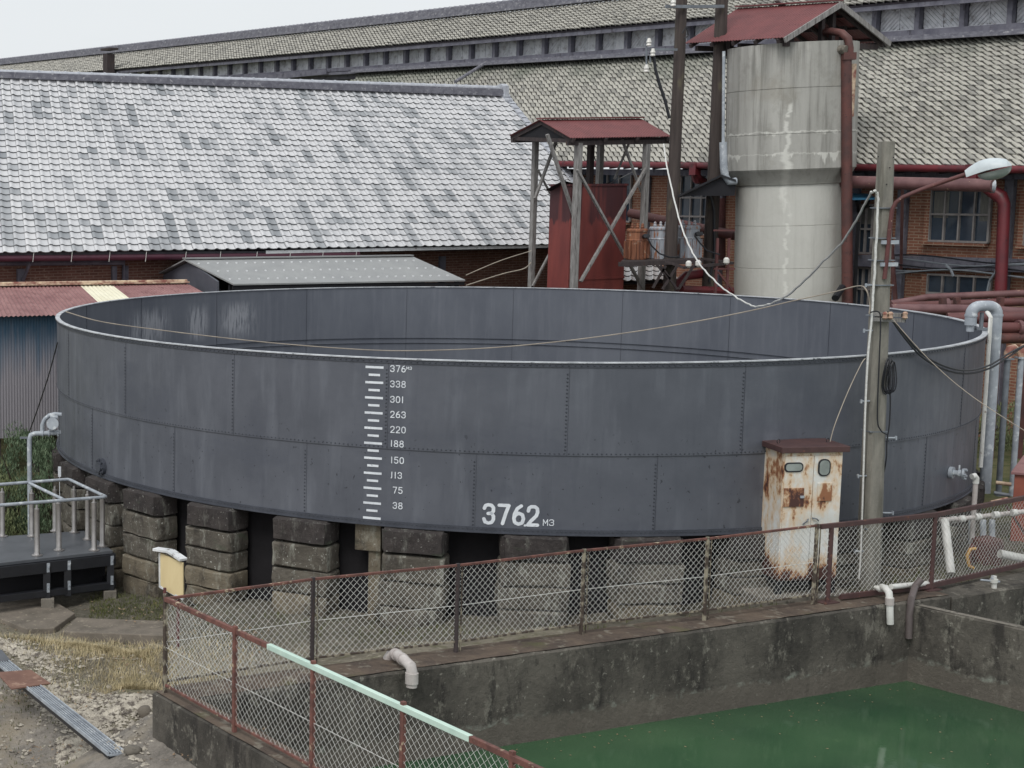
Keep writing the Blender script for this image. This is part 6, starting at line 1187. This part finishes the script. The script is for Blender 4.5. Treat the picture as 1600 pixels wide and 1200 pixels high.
def blades(n, region, h0, h1, mat, name, w=.006, lean=.5):
    m = MB(); k = 0
    while k < n:
        x, y = region(); 
        if x is None: continue
        q = G(x, y, -.4) ; z = gz(q[0], q[1]); q = G(x, y, z); q[2] = gz(q[0], q[1])-.01
        if not (q[0]-CO[0])*wn[0]+(q[1]-CO[1])*wn[1] < -.25 and (q-CO)@ln > -.25: k += 1; continue
        a = random.uniform(0, 2*pi); h = random.uniform(h0, h1); l = random.uniform(0, lean)*h; d = vv(cos(a), sin(a), 0); s = vv(-sin(a), cos(a), 0)*w*random.uniform(.6, 1.4)
        m.add([q-s, q+s, q+d*l*.4+Z3*h*.6+s*.6, q+d*l*.4+Z3*h*.6-s*.6, q+d*l+Z3*h], [(0, 1, 2, 3), (3, 2, 4)]); k += 1
    return tag(m.build(name, M[mat], fix=False), kind='stuff')
def reg_dry():
    c_ = random.choice([(190, 1035, 50, 22), (150, 1020, 60, 18), (215, 1045, 30, 28), (90, 1020, 45, 14), (170, 1060, 45, 15), (320, 1020, 50, 16), (130, 1045, 40, 14), (210, 1075, 22, 14)]); x, y = random.gauss(c_[0], c_[2]), random.gauss(c_[1], c_[3])
    return (x, y) if y > 994 and x < 430 else (None, None)
blades(9000, reg_dry, .03, .12, 'straw', 'dry_grass', .0035, 1.3)
def reg_gr(): 
    r = random.random()
    if r < .5: return random.uniform(140, 262), random.gauss(950, 12)
    if r < .7: return random.uniform(-10, 250), random.uniform(992, 1080)
    if r < .85: return random.uniform(260, 760), random.uniform(960, 1020)
    return random.uniform(0, 120), random.uniform(1050, 1200)
blades(6000, reg_gr, .015, .07, 'green', 'short_grass', .005, .8)
m = MB()
for k in range(1500):
    x, y = random.uniform(-5, 420), random.uniform(935, 1190); q = G(x, y, -.5); q = G(x, y, gz(q[0], q[1])); q[2] += .012
    a = random.uniform(0, 2*pi); r = random.uniform(.01, .028); d = vv(cos(a), sin(a), random.uniform(-.3, .3)); s = vv(-sin(a), cos(a), random.uniform(-.3, .3))*.6; m.add([q-d*r, q+s*r, q+d*r+Z3*.01, q-s*r], [(0, 1, 2, 3)])
M['leaflit'] = simple('fallen_leaves', C(160, 136, 104), C(122, 98, 76), .9, 30, bump=0); tag(m.build('leaf_litter', M['leaflit'], fix=False), kind='stuff')
m = MB()
for k in range(90):
    u = random.random()**2; q = G(random.uniform(820, 1590), random.uniform(1085, 1195), -.447) if k % 2 else CO+wn*(.33+u*.35)+wd*random.uniform(4, 11)+Z3*(-.446-COPZ)
    a = random.uniform(0, 2*pi); r = random.uniform(.008, .02); d = vv(cos(a), sin(a), 0); s = vv(-sin(a), cos(a), 0)*.6; m.add([q-d*r, q+s*r, q+d*r, q-s*r], [(0, 1, 2, 3)])
tag(m.build('floating_leaves', M['leaflit'], fix=False), kind='stuff')
m = MB()
for k in range(1500):
    a = radians(random.uniform(-75, 60)); q = TP(a, 0, random.uniform(7.74, 8.05)+random.random()**3*.5); q[2] = gz(q[0], q[1])-.01 if k % 5 == 0 else 0
    if k % 5 == 0: q0_ = q
    else: q = q0_+vv(random.gauss(0, .03), random.gauss(0, .03), 0)
    al = random.uniform(0, 2*pi); h = random.uniform(.03, .13); d = vv(cos(al), sin(al), 0); s = vv(-sin(al), cos(al), 0)*.005; l = h*random.uniform(.1, .7)
    m.add([q-s, q+s, q+d*l*.4+Z3*h*.6+s*.6, q+d*l*.4+Z3*h*.6-s*.6, q+d*l+Z3*h], [(0, 1, 2, 3), (3, 2, 4)])
tag(m.build('pier_weeds', M['green'], fix=False), kind='stuff')
# shrubs
def shrub(px, Y, zb0, w, h, n, mat, label, seed, upright=True):
    r_ = random.Random(seed); q = P(px, 800, Y); q[2] = zb0; t = thing('shrub', label, 'shrub', q); m = MB()
    for k in range(9): a = r_.uniform(0, 2*pi); e = q+vv(cos(a)*w*.35, sin(a)*w*.3, h*r_.uniform(.5, .85)); m.tube([q+vv(cos(a)*.05, sin(a)*.05, 0), lerp(q, e, .5)+Z3*.1, e], [.03, .02, .008], 5)
    m.build('stem', M['bark'], t); m = MB(); cl = []
    for k in range(46): a = r_.uniform(0, 2*pi); rr = sqrt(r_.random()); zz = r_.uniform(.08, 1.0); cl.append((q+vv(cos(a)*rr*w*.5*(1.05-.45*zz), sin(a)*rr*w*.45*(1.05-.45*zz), h*zz*(1-.16*rr)), r_.uniform(.13, .26)))
    for k in range(n):
        c_, r0 = r_.choice(cl); d = vv(r_.gauss(0, 1), r_.gauss(0, 1), r_.gauss(0, 1)); p0 = c_+d/np.linalg.norm(d)*r0*r_.random()**.4; L = r_.uniform(.05, .12); up = vv(r_.gauss(0, .35), r_.gauss(0, .35), 1); up /= np.linalg.norm(up); a = r_.uniform(0, 2*pi); s = vv(cos(a), sin(a), 0)*r_.uniform(.006, .013)
        m.add([p0-s, p0+up*L*.5+s*.2-s, p0+up*L, p0+up*L*.5+s], [(0, 1, 2, 3)])
    m.build('foliage', M[mat], t, fix=False)
shrub(40, 28.5, -.35, 2.0, 1.95, 9000, 'leaf', 'feathery dark green shrub behind the handrail, left of the tank', 1); shrub(82, 28.0, -.35, 1.3, 1.75, 6000, 'leaf', 'green shrub pressed against the left side of the tank', 2); shrub(-8, 28.2, -.35, 1.5, 1.3, 4000, 'leaf2', 'paler green shrub at the very left edge behind the platform', 3)
shrub(1600, 33, .1, 3.4, 1.1, 5000, 'leaf2', 'low patch of green weeds beyond the pipes at the right edge', 4); shrub(1500, 33.5, .1, 3, .9, 2500, 'leaf2', 'low weeds beyond the tank beside the mill wall', 5)
# pipework at the left side of the tank
t = thing('valve_pipework', 'pale grey pipe and valve loop at the left side of the tank', 'pipe', (P(48, 800, 26)[0], 26, -.4)); YV = 26.0
q = P(46, 700, YV); m = MB(); m.tube([vv(q[0], YV, -.4), P(46, 700, YV), P(46, 686, YV), P(48, 680, YV), P(54, 677.5, YV), P(70, 677, YV), P(95, 676, YV)], .04, 10); m.tube([P(66, 676, YV), P(66, 664, YV), P(70, 655, YV), P(77, 649, YV), P(86, 647, YV), P(96, 648, YV)], .035, 10); m.build('pipe_run', M['galv'], t, smooth=True)
m = MB()
for x in (66, 76, 90): m.tube([P(x-1, 677, YV), P(x+1.5, 677, YV)], .06, 12)
m.tube([P(82, 672, YV-.05), P(82, 658, YV-.05)], .05, 10); m.tube([P(82, 662, YV-.12), P(82, 662, YV-.08)], .1, 14); m.tube([P(78, 652, YV), P(90, 652, YV)], .05, 10); m.build('valve', M['galv'], t, smooth=True)
m = MB(); m.bar(P(31, 684, YV), P(45, 684, YV), .03, .03); m.build('bracket', M['galv_dk'], t)
